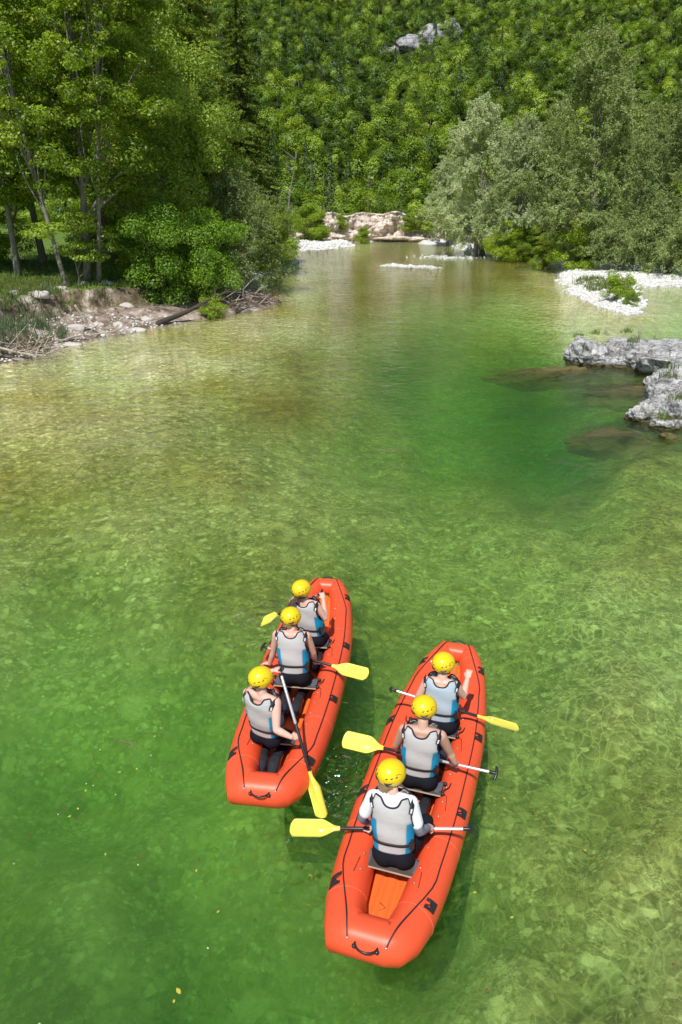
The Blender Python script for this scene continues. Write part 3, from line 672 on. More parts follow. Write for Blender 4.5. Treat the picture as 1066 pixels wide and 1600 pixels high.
make_paddle(C2, A2, *PC, -14, 'front paddle of the near raft, narrow looking blade pointing right')
make_paddle(C1, A1, *PD, 70, 'upright paddle of the kneeling rear paddler, blade dipped in water by the stern')
make_paddle(C1, A1, *PE, 18, 'middle paddle of the left raft, blade pointing right over the tube')
make_paddle(C1, A1, *PF, -35, 'front paddle of the left raft, blade dipping in the water on the left')
# ------------------------------------------------------------------ people
def orient(yv, zv):
    """rotation with local y along yv and local z near zv"""
    y = Vector(yv).normalized(); z = Vector(zv); z = (z - y * z.dot(y)).normalized(); x = y.cross(z)
    return Matrix((x, y, z)).transposed()
def hand_geo(mb, wrist, R, side, grip=True, sc=.92):
    """wrist point, R columns x (across knuckles) y (towards fingers) z (back of the hand); side 1 right, -1 left"""
    def T(p): return Vector(wrist) + R @ (Vector((p[0] * -side, p[1], p[2])) * sc)
    mb.add(*ell(T((0, .05, 0)), (.040 * sc, .055 * sc, .0165 * sc), R, 12, 8))
    mb.add(*ell(T((0, .01, 0)), (.026 * sc, .03 * sc, .02 * sc), R, 12, 8))
    for x, l in ((.030, .92), (.010, 1.0), (-.010, .95), (-.029, .78)):
        if grip: pts = [(x, .075, -.002), (x, .098, -.010), (x, .112, -.030), (x, .100, -.052), (x, .078, -.056)]
        else: pts = [(x, .075, 0), (x * 1.35, .075 + .038 * l, -.004), (x * 1.55, .075 + .066 * l, -.012), (x * 1.7, .075 + .088 * l, -.024)]
        rr = np.linspace(.0098, .0076, len(pts)) * sc
        mb.add(*tube([T(p) for p in pts], list(rr), 8))
    if grip: th = [(.024, .02, -.006), (.046, .045, -.022), (.043, .070, -.042), (.022, .084, -.062)]
    else: th = [(.024, .02, -.004), (.052, .045, -.010), (.064, .070, -.016), (.068, .092, -.020)]
    mb.add(*tube([T(p) for p in th], [.013 * sc, .0118 * sc, .010 * sc, .0085 * sc], 8))
def make_person(c, a, J, label, skin, hair=None, vestmat=None, shirt=False, tail=None, hl=True):
    base = Vector((J['pelvis'][0], J['pelvis'][1], .0))
    root = empty('person', Matrix.Rotation(a, 3, 'Z') @ base + c, a, label=label, cat='person', group='paddlers in yellow helmets')
    P = {k: Vector(v) - base for k, v in J.items() if isinstance(v, tuple) and not k.startswith('palm')}
    pel, neck, head = P['pelvis'], P['neck'], P['head']
    shL, shR = P['shL'], P['shR']; ax = (shR - shL).normalized()
    spine = (neck - pel).normalized(); fwd = spine.cross(ax) * -1; fwd = -ax.cross(spine) * -1
    fwd = spine.cross(ax).normalized()          # forward of the chest
    if fwd.y < 0: fwd = -fwd
    hR = Matrix.Rotation(math.radians(J.get('yaw', 0)) , 3, 'Z') @ Matrix.Rotation(math.radians(J.get('pitch', -12)), 3, 'X')
    chest = pel.lerp(neck, .62) + fwd * .0
    Rt = Matrix((ax, fwd, spine)).transposed()
    # ---- body: one continuous skin
    mb = MB()
    mb.add(*ell(pel.lerp(neck, .30), (.125, .085, .17), Rt)); mb.add(*ell(chest, (.145, .095, .20), Rt)); mb.add(*ell(pel, (.15, .10, .11), Rt))
    mb.add(*tube([shL.lerp(neck, .25), neck - spine * .045, shR.lerp(neck, .25)], [.048, .062, .048], 12))
    mb.add(*tube([neck - spine * .05, neck + (head - neck) * .35, head - Vector((0, 0, .03))], [.060, .052, .052], 12))
    mb.add(*ell(head + Vector((0, 0, .0)), (.073, .092, .110), hR, 20, 14))
    def H(x, y, z): return head + hR @ Vector((x, y, z))
    mb.add(*ell(H(0, .045, -.06), (.05, .05, .055), hR)); mb.add(*ell(H(0, .075, -.085), (.025, .022, .02), hR))
    mb.add(*tube([H(0, .088, .012), H(0, .108, -.022), H(0, .098, -.030)], [.009, .013, .012], 8))
    for s in (-1, 1): mb.add(*ell(H(s * .075, -.002, -.02), (.010, .020, .030), hR, 10, 8)); mb.add(*ell(H(s * .03, .078, -.025), (.022, .018, .02), hR, 10, 8))
    mb.add(*tube([H(-.018, .092, -.052), H(0, .097, -.053), H(.018, .092, -.052)], [.004, .007, .004], 6))
    for s, sh, el, ha in ((-1, shL, P['elL'], P['haL']), (1, shR, P['elR'], P['haR'])):
        k = J.get('palm' + ('R' if s > 0 else 'L'))
        d = (ha - el).normalized(); grip = k[1]
        zv = Vector(k[0]); fy = Vector(k[2]) if len(k) > 2 else d
        R = orient(fy, zv)
        # the hand target is what it holds: step back to the wrist
        wr = ha - R @ Vector((0, .085, -.028)) * .92 if grip else ha - R @ Vector((0, .05, 0))
        m1 = sh.lerp(el, .35); out = (m1 - (sh.lerp(el, .0))).normalized()
        mb.add(*tube([sh, sh.lerp(el, .3), sh.lerp(el, .65), el], [.055, .052, .046, .037], 12))
        mb.add(*tube([el, el.lerp(wr, .3), el.lerp(wr, .7), wr], [.038, .040, .032, .025], 12))
        hand_geo(mb, wr, R, s, grip)
        P['wr%d' % s] = wr
    hips = {}
    for s, kn, an, toe in ((-1, P['knL'], P['anL'], P['toL']), (1, P['knR'], P['anR'], P['toR'])):
        hip = pel + ax * s * .085 - Vector((0, 0, .01))
        mb.add(*tube([hip, hip.lerp(kn, .5), kn], [.07, .06, .045], 12)); mb.add(*tube([kn, kn.lerp(an, .4), an], [.042, .043, .03], 12))
        mb.add(*tube([an, toe], [.03, .025], 8)); hips[s] = hip
    body = mb.obj('body', skin, root)
    evaluated(body, [('REMESH', dict(mode='VOXEL', voxel_size=.0062, use_smooth_shade=True)), ('SMOOTH', dict(factor=.5, iterations=2))])
    # ---- neoprene trousers
    mb = MB()
    mb.add(*ell(pel + Vector((0, 0, -.005)), (.185, .145, .105), Rt, 20, 12)); mb.add(*ell(pel + spine * .08, (.155, .115, .11), Rt, 20, 12))
    for s in (-1, 1): mb.add(*ell(pel + ax * s * .08 - fwd * .045 - Vector((0, 0, .01)), (.105, .115, .095), Rt, 16, 10))
    for s, kn, an in ((-1, P['knL'], P['anL']), (1, P['knR'], P['anR'])):
        mb.add(*tube([hips[s], hips[s].lerp(kn, .5), kn], [.095, .085, .066], 16)); mb.add(*tube([kn, kn.lerp(an, .35), an], [.064, .062, .045], 14))
    tr = mb.obj('wetsuit_trousers', M_neo, root)
    evaluated(tr, [('REMESH', dict(mode='VOXEL', voxel_size=.008, use_smooth_shade=True)), ('SMOOTH', dict(factor=.6, iterations=4))])
    for s, an, toe in ((-1, P['anL'], P['toL']), (1, P['anR'], P['toR'])):
        kn = P['knL' if s < 0 else 'knR']; u = (an - kn).normalized(); mb = MB()
        mb.add(*tube([an - u * .10, an - u * .02, an, an.lerp(toe, .45), toe], [.056, .060, .062, .068, .057], 14))
        mb.add(*ell(an.lerp(toe, .8), (.054, .058, .042), orient(toe - an, (0, 0, 1))))
        mb.add(*ell(an - Vector((0, .0, .02)), (.036, .036, .036)))
        bt = mb.obj('boot', M_boot, root); evaluated(bt, [('REMESH', dict(mode='VOXEL', voxel_size=.007, use_smooth_shade=True)), ('SMOOTH', dict(factor=.5, iterations=2))])
    # ---- shirt under the vest
    if shirt:
        mb = MB(); mb.add(*ell(chest, (.158, .112, .205), Rt)); mb.add(*tube([shL.lerp(neck, .3), neck - spine * .035, shR.lerp(neck, .3)], [.062, .07, .062], 12))
        for sh, el in ((shL, P['elL']), (shR, P['elR'])): mb.add(*tube([sh.lerp(el, -.02), sh.lerp(el, .35), sh.lerp(el, .68)], [.066, .062, .060], 14))
        sh_ = mb.obj('t_shirt', M_white, root); evaluated(sh_, [('REMESH', dict(mode='VOXEL', voxel_size=.0075, use_smooth_shade=True)), ('SMOOTH', dict(factor=.5, iterations=3))])
        for s, sh, el in ((-1, shL, P['elL']), (1, shR, P['elR'])):
            wr = P['wr%d' % s]; MB().add(*tube([sh.lerp(el, .5), sh.lerp(el, .8), el, el.lerp(wr, .35), el.lerp(wr, .82)], [.049, .046, .043, .042, .032], 14)).obj('undershirt_sleeve', M_sleeve, root)
    # ---- life vest
    vm = vestmat or M_grey
    nu, nh = 96, 60; Ht = (neck - pel).length + .015
    def prof(h):
        a_ = np.interp(h, [0, .1, .35, .62, .80, .90, 1.0], [.162, .166, .176, .188, .192, .184, .140])
        b_ = np.interp(h, [0, .1, .35, .62, .80, .90, 1.0], [.120, .126, .136, .136, .128, .118, .098])
        return float(a_), float(b_)
    def vp(u, h, off=0.0):
        a_, b_ = prof(h); cu, su = math.cos(u), math.sin(u); e = 2 / 2.7
        x = (a_ + off) * math.copysign(abs(cu) ** e, cu); y = (b_ + off) * math.copysign(abs(su) ** e, su)
        cen = pel + spine * (.05 + (Ht - .035) * h)
        return cen + ax * x + fwd * y
    def keep(u, h):
        x = math.cos(u); e = 2 / 2.7; a_, b_ = prof(h); X = a_ * abs(x) ** e; y = b_ * math.copysign(abs(math.sin(u)) ** e, math.sin(u))
        hz = .05 + (Ht - .035) * h
        armc = Ht - .115
        # arm opening: an oval seen from the side; neck opening: an oval seen from above
        if X > .132 and ((hz - armc) / .145) ** 2 + (y / .092) ** 2 < 1: return False
        if X > .165 and hz > armc: return False
        if hz > Ht - .12 and (X / .080) ** 2 + ((hz - Ht - .015) / .075) ** 2 < 1: return False
        return True
    g = {}; V = []; faces = {0: [], 1: [], 2: []}
    for j in range(nh + 1):
        for i in range(nu): g[i, j] = len(V); V.append(vp(2 * math.pi * i / nu, j / nh))
    for j in range(nh):
        for i in range(nu):
            u = 2 * math.pi * (i + .5) / nu; h = (j + .5) / nh
            if not keep(u, h): continue
            q = (g[i, j], g[(i + 1) % nu, j], g[(i + 1) % nu, j + 1], g[i, j + 1])
            du = abs(((u - math.pi * 1.5 + math.pi) % (2 * math.pi)) - math.pi)  # angle from the middle of the back
            r = 0 if du < .64 else (0 if du > 2.1 else (1 if math.cos(u) < 0 else 2))
            if h > .60: r = 0
            faces[r].append(q)
    used = [q for r in faces for q in faces[r]]
    bmv = bmesh.new(); vs = [bmv.verts.new(p) for p in V]; fm = {}
    for r in faces:
        for q in faces[r]: f = bmv.faces.new([vs[k] for k in q]); f.material_index = r
    bmesh.ops.delete(bmv, geom=[v for v in bmv.verts if not v.link_faces], context='VERTS')
    for it in range(14):
        bd = [v for v in bmv.verts if any(e.is_boundary for e in v.link_edges)]
        new = {v: sum((e.other_vert(v).co for e in v.link_edges if e.is_boundary), Vector()) / max(1, sum(e.is_boundary for e in v.link_edges)) for v in bd}
        for v in bd: v.co = v.co.lerp(new[v], .5)
    for it in range(3):
        new = {v: sum((e.other_vert(v).co for e in v.link_edges), Vector()) / len(v.link_edges) for v in bmv.verts if not v.is_boundary}
        for v in new: v.co = v.co.lerp(new[v], .5)
    bmv.normal_update()
    # foam pads: panels puff out between the seams
    for v in bmv.verts:
        if not v.is_boundary: v.co += v.normal * (.007 + .004 * math.sin(v.co.z * 31 + v.co.x * 9))
    # trim follows every open edge and both back seams
    loops = []; seen = set()
    for e in bmv.edges:
        if e.is_boundary and e not in seen:
            lp = []; v = e.verts[0]; cur = e
            while cur and cur not in seen:
                seen.add(cur); lp.append(v.co.copy()); v = cur.other_vert(v)
                cur = next((x for x in v.link_edges if x.is_boundary and x not in seen), None)
            loops.append(lp)
    seams = [e for e in bmv.edges if len(e.link_faces) == 2 and e.link_faces[0].material_index != e.link_faces[1].material_index]
    def part(idx, name, m, parent):
        b2 = bmv.copy(); bmesh.ops.delete(b2, geom=[f for f in b2.faces if f.material_index != idx], context='FACES')
        for f in b2.faces: f.material_index = 0; f.smooth = True
        me = bpy.data.meshes.new(name); b2.to_mesh(me); b2.free(); me.materials.append(m); o = link(name, me, parent)
        return evaluated(o, [('SOLIDIFY', dict(thickness=.016, offset=-1.0))])
    vest = part(0, 'life_vest', vm, root)
    part(1, 'side_panel', M_blue, vest); part(2, 'side_panel', M_blue, vest)
    mb = MB()
    for lp in loops:
        if len(lp) > 6: MB().add(*tube(lp, .0085, 6, closed=True)).obj('edge_trim', M_navy, vest)
    bmv.free()
    def strapband(h0, h1, name, off=.013, u0=0, u1=2 * math.pi, m=M_black):
        V = []; F = []; n = 64
        for k in range(n + 1):
            u = u0 + (u1 - u0) * k / n
            for hh, of in ((h0, off - .004), (h0, off), (h1, off), (h1, off - .004)): V.append(vp(u, hh, of))
        for k in range(n):
            for j in range(3): F.append((k * 4 + j, k * 4 + j + 1, k * 4 + j + 5, k * 4 + j + 4))
        return MB().add(V, F).obj(name, m, vest)
    strapband(.17, .225, 'waist_belt')
    for u in (math.pi * 1.5 + 1.0,):
        p = vp(u, .2, .018); MB().add(*box(p, (.022, .022, .028), Rt)).obj('buckle', M_blackp, vest, False)
        p = vp(u, .2, .02); MB().add(*box(p, (.009, .012, .05), Rt)).obj('strap_tail', M_black, vest, False)
    for s in (-1, 1):  # shoulder straps with reflective tab
        u = math.pi * 1.5 + s * .86
        pts = [vp(math.pi * 1.5 + s * .80, .80, .012), vp(math.pi * 1.5 + s * .92, .88, .014), vp(math.pi * 1.5 + s * 1.2, .93, .015), vp(math.pi * 1.5 + s * 1.6, .93, .015)]
        pts = catmull(pts, 4); V = []; F = []
        for k, p in enumerate(pts):
            p = Vector(p); t = (Vector(pts[min(k + 1, len(pts) - 1)]) - Vector(pts[max(k - 1, 0)])).normalized(); nrm = (p - (pel + spine * (p - pel).dot(spine) * .8)).normalized(); sd_ = t.cross(nrm).normalized()
            V += [p - sd_ * .023, p - sd_ * .023 + nrm * .004, p + sd_ * .023 + nrm * .004, p + sd_ * .023]
        for k in range(len(pts) - 1):
            for j in range(3): F.append((k * 4 + j, k * 4 + j + 1, k * 4 + j + 5, k * 4 + j + 4))
        MB().add(V, F).obj('shoulder_strap', M_navy, vest)
        p = Vector(pts[2]); nrm = (p - chest).normalized()
        MB().add(*box(p + nrm * .006, (.008, .018, .003), orient(Vector(pts[4]) - Vector(pts[0]), nrm))).obj('reflective_tab', M_sticker, vest, False)
    # ---- helmet
    hc = head + hR @ Vector((0, -.004, .026)); HR = (.122, .138, .120)
    V = []; F = []; nu2, nv2 = 64, 32
    def hp(az, el_, off=0.0):
        d = Vector((math.cos(el_) * math.cos(az) * (HR[0] + off), math.cos(el_) * math.sin(az) * (HR[1] + off), math.sin(el_) * (HR[2] + off)))
        if el_ < 0: k = 1 + .10 * math.sin(el_); d.x *= k; d.y *= k
        return hc + hR @ d
    def rimel(az):   # how low the rim reaches: low over ears and nape, high over the face
        f = math.sin(az)       # 1 front, -1 back
        earc = math.exp(-((abs(math.cos(az)) - 1) / .16) ** 2) if f < .55 else 0
        return math.radians(-22 - 17 * max(0, -f) - 14 * earc + 26 * max(0, f) ** 1.5)
    for lay, off in ((0, 0), (1, -.016)):
        for j in range(nv2):
            for i in range(nu2):
                az = 2 * math.pi * i / nu2; e0 = rimel(az); el_ = e0 + (math.pi / 2 - .03 - e0) * (j / (nv2 - 1)) ** .9
                V.append(hp(az, el_, off - (.004 if j == 0 else 0)))
    o = nu2 * nv2
    for j in range(nv2 - 1):
        for i in range(nu2):
            q = (j * nu2 + i, j * nu2 + (i + 1) % nu2, (j + 1) * nu2 + (i + 1) % nu2, (j + 1) * nu2 + i)
            F.append(q); F.append(tuple(k + o for k in q[::-1]))
    for i in range(nu2): F.append((i, i + o, (i + 1) % nu2 + o, (i + 1) % nu2))
    F.append(tuple((nv2 - 1) * nu2 + i for i in range(nu2))); F.append(tuple(o + (nv2 - 1) * nu2 + i for i in range(nu2))[::-1])
    he = MB().add(V, F).obj('helmet', M_yellow, root)
    lin = MB().add(*tube([hp(2 * math.pi * i / 40, rimel(2 * math.pi * i / 40) - .01, -.008) for i in range(40)], .007, 6, closed=True)).obj('helmet_rim', M_blackp, he)
    for s in (-1, 1):
        for k in range(3):   # rising row of slots behind each ear
            az = math.radians(-90 + s * (24 + 19 * k)); e_ = math.radians(5 + 6.0 * k)
            pts = [hp(az - s * .085, e_ - .06, -.0015), hp(az, e_, -.0005), hp(az + s * .085, e_ + .045, -.0015)]
            MB().add(*tube(pts, [.002, .0068, .002], 8)).obj('vent_slot', M_blackp, he)
        pts = [hp(math.radians(-90 + s * (14 + 7 * k)), math.radians(-18 - 7 * math.sin(math.pi * k / 5) + 2.2 * k), -.0005) for k in range(6)]
        MB().add(*tube(pts, [.002, .008, .0115, .0115, .008, .002], 8)).obj('ear_opening', M_blackp, he)
        pts = [hp(math.radians(-90 + s * (84 - 5 * k)), math.radians(24 + 3 * k - k * k * .6), -.0005) for k in range(6)]
        MB().add(*tube(pts, .0022, 6)).obj('shell_groove', M_blackp, he)
        MB().add(*tube([H(s * .088, .0, -.045), H(s * .070, .035, -.09), H(0, .062, -.118)], .006, 6)).obj('chin_strap', M_black, he)
        mbx = MB(); mbx.add(*ell(H(s * .031, .086, .004), (.013, .009, .009), hR)); mbx.obj('eye', M_eye, body)
        MB().add(*ell(H(s * .031, .0935, .004), (.005, .003, .005), hR)).obj('pupil', M_blackp, body)
    MB().add(*tube([H(-.018, .099, -.054), H(0, .104, -.054), H(.018, .099, -.054)], [.003, .005, .003], 6)).obj('mouth', M_lip, body)
    if J.get('sticker'):
        az = math.radians(-90 - 62); p = hp(az, .02, .0); MB().add(*ell(p, (.012, .012, .012))).obj('helmet_sticker', M_sticker, he)
    # ---- hair
    if hair:
        mb = MB(); rg = random.Random(int(abs(head.x * 1e4)))
        for k in range(70):
            az = rg.uniform(-math.pi * .98, -.02) if not tail else rg.uniform(-math.pi, 0); st = hp(az, rimel(az) + .1, -.024)
            ln = J.get('hairlen', .05) * rg.uniform(.7, 1.2)
            en = st + hR @ Vector((0, -.004, -ln)) - (st - hc) * .10 * (1 if ln < .1 else .6)
            mb.add(*tube([st, st.lerp(en, .5) + Vector((rg.uniform(-.006, .006), -.004, 0)), en], [.010, .009, .003], 5))
        if tail:
            t0 = H(0, -.10, -.06)
            for k in range(26):
                o1 = Vector((rg.uniform(-.02, .02), rg.uniform(-.014, .014), rg.uniform(-.01, .01)))
                pts = catmull([t0 + o1 * .5] + [t0 + Vector(q) + o1 * f for q, f in zip(tail, (1.4, 1.3, .6))], 3)
                mb.add(*tube(pts, list(np.linspace(.009, .003, len(pts))), 5))
        mb.obj('hair', hair, root)
    return root
def kneel(px, py, w_=.11, toeb=-.30, out=.0):
    return dict(knL=(px - w_ - .03, py + .30, .16), knR=(px + w_ + .03, py + .30, .16), anL=(px - w_ * .75, py - .12 + out, .16), anR=(px + w_ * .75, py - .12 + out, .16),
                toL=(px - w_ * .7, py + toeb, .13), toR=(px + w_ * .7, py + toeb, .13))
# near raft, rear: white shirt
J = dict(pelvis=(.0, -1.30, .435), neck=(-.045, -1.215, .955), head=(-.085, -1.13, 1.085), yaw=-26, pitch=-14, shL=(-.205, -1.245, .915), shR=(.115, -1.205, .905),
         elL=(-.30, -1.25, .66), haL=(-.28, -1.142, .436), elR=(.200, -1.225, .635), haR=(.265, -1.024, .488), hairlen=.10,
         palmL=((0, .4, .9), True), palmR=((.3, .1, .9), True), knL=(-.12, -.93, .28), knR=(.215, -.96, .50), anL=(-.13, -.88, .12), anR=(.13, -.78, .14), toL=(-.13, -.68, .10), toR=(.13, -.60, .12))
make_person(C2, A2, J, 'rear paddler of the near raft, white shirt and grey sleeves under life vest', M_skin, M_hair2, shirt=True)
J = dict(pelvis=(.02, -.33, .435), neck=(.02, -.285, .955), head=(.005, -.175, 1.085), yaw=-16, pitch=-16, shL=(-.155, -.30, .91), shR=(.20, -.285, .91),
         elL=(-.235, -.235, .65), haL=(-.25, -.072, .43), elR=(.285, -.20, .66), haR=(.335, -.13, .474), hairlen=.02, palmL=((0, .2, 1), True, (.1, .8, -.55)), palmR=((.2, -.1, 1), True, (.05, .8, -.5)), **kneel(.02, -.33, .10, -.36, -.06))
make_person(C2, A2, J, 'middle paddler of the near raft, bare arms and grey life vest, between two others', M_skin2, M_hair2)
J = dict(pelvis=(.07, .545, .43), neck=(.05, .60, .92), head=(.04, .68, 1.04), yaw=-18, pitch=-10, shL=(-.10, .575, .875), shR=(.195, .585, .875), sticker=True,
         elL=(-.20, .56, .63), haL=(-.17, .649, .58), elR=(.275, .665, .705), haR=(.302, .84, .90), hairlen=.03, palmL=((0, 0, 1), True), palmR=((0, -.75, .6), True), **kneel(.07, .545))
make_person(C2, A2, J, 'front paddler of the near raft, pale blue grey life vest, right fist raised', M_skin, M_hair2, vestmat=M_greyblue)
# far raft, rear
J = dict(pelvis=(-.09, -1.40, .435), neck=(-.125, -1.455, .96), head=(-.145, -1.40, 1.09), yaw=-34, pitch=-8, shL=(-.285, -1.405, .92), shR=(.035, -1.515, .915),
         elL=(-.215, -1.20, .86), haL=(.03, -1.285, 1.15), elR=(.065, -1.67, .70), haR=(.272, -1.635, .61), hairlen=.03, palmL=((-.2, .2, 1), True, (.7, .6, .1)), palmR=((.5, -.5, .6), True, (.8, .5, -.2)),
         knL=(-.17, -1.10, .17), knR=(.07, -1.12, .17), anL=(-.125, -1.55, .21), anR=(.01, -1.56, .21), toL=(-.125, -1.71, .17), toR=(.01, -1.72, .17))
make_person(C1, A1, J, 'rear paddler of the left raft, kneeling, turned right, holding an upright paddle', M_skin, M_hair2)
J = dict(pelvis=(-.01, -.35, .435), neck=(-.06, -.235, .945), head=(-.085, -.15, 1.07), yaw=-14, pitch=-16, shL=(-.235, -.245, .90), shR=(.115, -.225, .90),
         elL=(-.295, -.20, .63), haL=(-.40, -.12, .40), elR=(.180, -.16, .64), haR=(.215, -.02, .40), hairlen=.07, palmL=((-.1, .1, 1), False, (-.75, .5, -.25)), palmR=((.1, .1, 1), False, (.8, .5, -.25)), **kneel(-.03, -.34, .10, -.36, -.08))
make_person(C1, A1, J, 'middle paddler of the left raft, bare arms with open hands resting on the tubes', M_skin, M_hair2)
J = dict(pelvis=(.05, .54, .43), neck=(-.045, .555, .925), head=(-.09, .56, 1.055), yaw=-20, pitch=-6, shL=(-.20, .57, .885), shR=(.105, .52, .885),
         elL=(-.25, .77, .68), haL=(-.242, 1.01, .577), elR=(.215, .53, .70), haR=(.145, .735, .925), hairlen=.05, palmL=((.2, -.2, 1), True), palmR=((.1, -.4, .9), True, (-.3, .7, .6)), **kneel(.05, .54))
make_person(C1, A1, J, 'front paddler of the left raft, dark brown ponytail, hand on paddle grip', M_skin, M_hair, tail=[(-.04, -.05, -.03), (-.085, -.09, -.09), (-.10, -.10, -.16)])
# ------------------------------------------------------------------ plants
M_leaf = leafmat('broad_leaf', (.10, .17, .012), (.29, .42, .020), (.54, .64, .055), .45)
M_leafy = leafmat('young_yellow_green_leaf', (.13, .21, .012), (.30, .43, .03), (.52, .60, .08), .42)
M_leaff = leafmat('soft_light_leaf', (.14, .23, .03), (.31, .44, .05), (.54, .66, .13), .45)
M_leafb = leafmat('bright_bank_leaf', (.09, .19, .012), (.22, .38, .025), (.42, .58, .06), .42)
M_leafw = leafmat('silver_willow_leaf', (.22, .28, .12), (.42, .50, .24), (.68, .76, .48), .35, ns=.5)
M_leafwd = leafmat('green_willow_leaf', (.14, .20, .06), (.31, .39, .13), (.54, .62, .27), .38, ns=.5)
M_needle = leafmat('spruce_needle', (.08, .14, .02), (.24, .33, .04), (.48, .56, .10), .35)
M_hl = leafmat('hillside_leaf', (.07, .13, .010), (.21, .33, .020), (.42, .54, .05), .4, TREEVAR=.9)
M_grassb = leafmat('grass_blade', (.05, .085, .012), (.12, .18, .03), (.26, .29, .08), .35)
M_rush = leafmat('blue_green_rush', (.07, .11, .05), (.14, .20, .09), (.25, .30, .16), .3)
M_bark = simple('grey_bark', (.22, .20, .165), .85, .5, 3, .8, .03, .2, bscale=9)
M_barkd = simple('dark_bark', (.07, .055, .042), .9, .4, 3, .8, .03, .2, bscale=9)
M_drift = simple('bleached_driftwood', (.42, .36, .29), .8, .35, 5, .6, .01, .2)
M_twig = simple('reddish_dead_twigs', (.17, .115, .085), .85, .4, 5, .5, .01, .2)

def quads(C, Nn, size, asp=.6, rng=RNG):
    """leaf-sized rhombs at centres C facing Nn"""
    C = np.asarray(C); n = len(C); Nn = Nn / np.maximum(np.linalg.norm(Nn, axis=1, keepdims=True), 1e-6)
    r = rng.normal(size=(n, 3)); T = r - Nn * (r * Nn).sum(1, keepdims=True); T /= np.maximum(np.linalg.norm(T, axis=1, keepdims=True), 1e-6)
    B = np.cross(Nn, T); s = (size * rng.uniform(.6, 1.3, n))[:, None]
    V = np.stack([C - T * s, C - B * s * asp, C + T * s, C + B * s * asp], 1).reshape(-1, 3)
    return V
def qf(n): return np.arange(n * 4, dtype=np.int32).reshape(-1, 4)
def clustered(rng, cents, rad, per, flat=.55, up=.6, size=.12, asp=.6, hang=0.0, core=None):
    Cs = []; Ns = []
    for c, r in zip(cents, rad):
        n = int(per * (r / np.mean(rad)) ** 2)
        d = rng.normal(size=(n, 3)); d /= np.linalg.norm(d, axis=1, keepdims=True)
        q = d * (rng.uniform(.25, 1, n) ** .45)[:, None] * r; q[:, 2] *= flat
        q[:, 2] -= hang * (np.linalg.norm(q[:, :2], axis=1) / r) ** 2 * r
        Cs.append(q + c); Ns.append(d * .75 + np.array([0, 0, up]) + rng.normal(size=(n, 3)) * .45)
    C = np.concatenate(Cs); Nn = np.concatenate(Ns)
    if core is not None: o_ = C - np.array(core); Nn = Nn * .45 + 1.1 * o_ / np.linalg.norm(o_, axis=1, keepdims=True)
    return quads(C, Nn, np.full(len(C), size), asp, rng)
def crown_points(rng, n, H0, H1, R, top=.6, bias=.5, lobes=5):
    """cluster centres inside an uneven egg-shaped crown"""
    out = []; ph = rng.uniform(0, 6.28, 8)
    while len(out) < n:
        z = rng.uniform(0, 1); a = rng.uniform(0, 2 * math.pi)
        prof = math.sin(math.pi * min(max(z * .93 + .05, 0), 1) ** top) ** .7
        lob = 1 + .22 * math.sin(3 * a + ph[0] + 4 * z) + .16 * math.sin(5 * a + ph[1] - 7 * z) + .15 * math.sin(9 * z + ph[2] + a)
        rr = R * prof * lob * rng.uniform(0, 1) ** bias
        out.append((rr * math.cos(a), rr * math.sin(a), H0 + (H1 - H0) * z))
    return np.array(out)
def limbs_mesh(rng, H, r0, cents, lean=(0, 0), nl=14, top=.9, bend=.5, name='trunk', m=None, fork=.3):
    mb = MB(); pts = []; K = 9
    bx, by = rng.uniform(-bend, bend, 2)
    for k in range(K):
        t = k / (K - 1); pts.append(Vector((lean[0] * t + bx * math.sin(3.1 * t) * .5, lean[1] * t + by * math.sin(2.6 * t) * .5, -.3 + (H * top + .3) * t)))
    mb.add(*tube(pts, [r0 * (1.25 if k == 0 else 1) * (1 - .85 * k / (K - 1)) for k in range(K)], 9))
    for c in (cents[rng.choice(len(cents), min(nl, len(cents)), replace=False)] if nl else []):
        c = Vector(c); t = min(max((c.z / (H * top)) * rng.uniform(.45, .8), fork * .6), .92)
        i = t * (K - 1); i0 = int(i); p = pts[i0].lerp(pts[min(i0 + 1, K - 1)], i - i0)
        mid = p.lerp(c, .5) + Vector((rng.uniform(-.3, .3), rng.uniform(-.3, .3), rng.uniform(-.1, .5)))
        r = r0 * (1 - .85 * t) * .55
        mb.add(*tube(catmull([p, mid, c], 3), list(np.linspace(r, .015, 7)), 6))
    return mb.mesh(name, m or M_bark)
PROTO = {}
def broad(key, seed, H, R, H0, ncl, per, size, mleaf, mbark=None, flat=.5, top=.6, r0=.22, lean=(0, 0), rc=(.7, 1.3), nl=16, bias=.5, hang=0.0, asp=.6):
    rng = np.random.default_rng(seed); c = crown_points(rng, ncl, H0, H, R, top, bias)
    c[:, 0] += lean[0] * c[:, 2] / H; c[:, 1] += lean[1] * c[:, 2] / H
    rad = rng.uniform(*rc, ncl); V = clustered(rng, c, rad, per, flat, size=size, hang=hang, asp=asp)
    me = mesh_np('crown', V, qf(len(V) // 4), mleaf)
    tm = limbs_mesh(rng, H, r0, c, lean, nl, m=mbark or M_bark)
    PROTO[key] = (tm, me, rng)
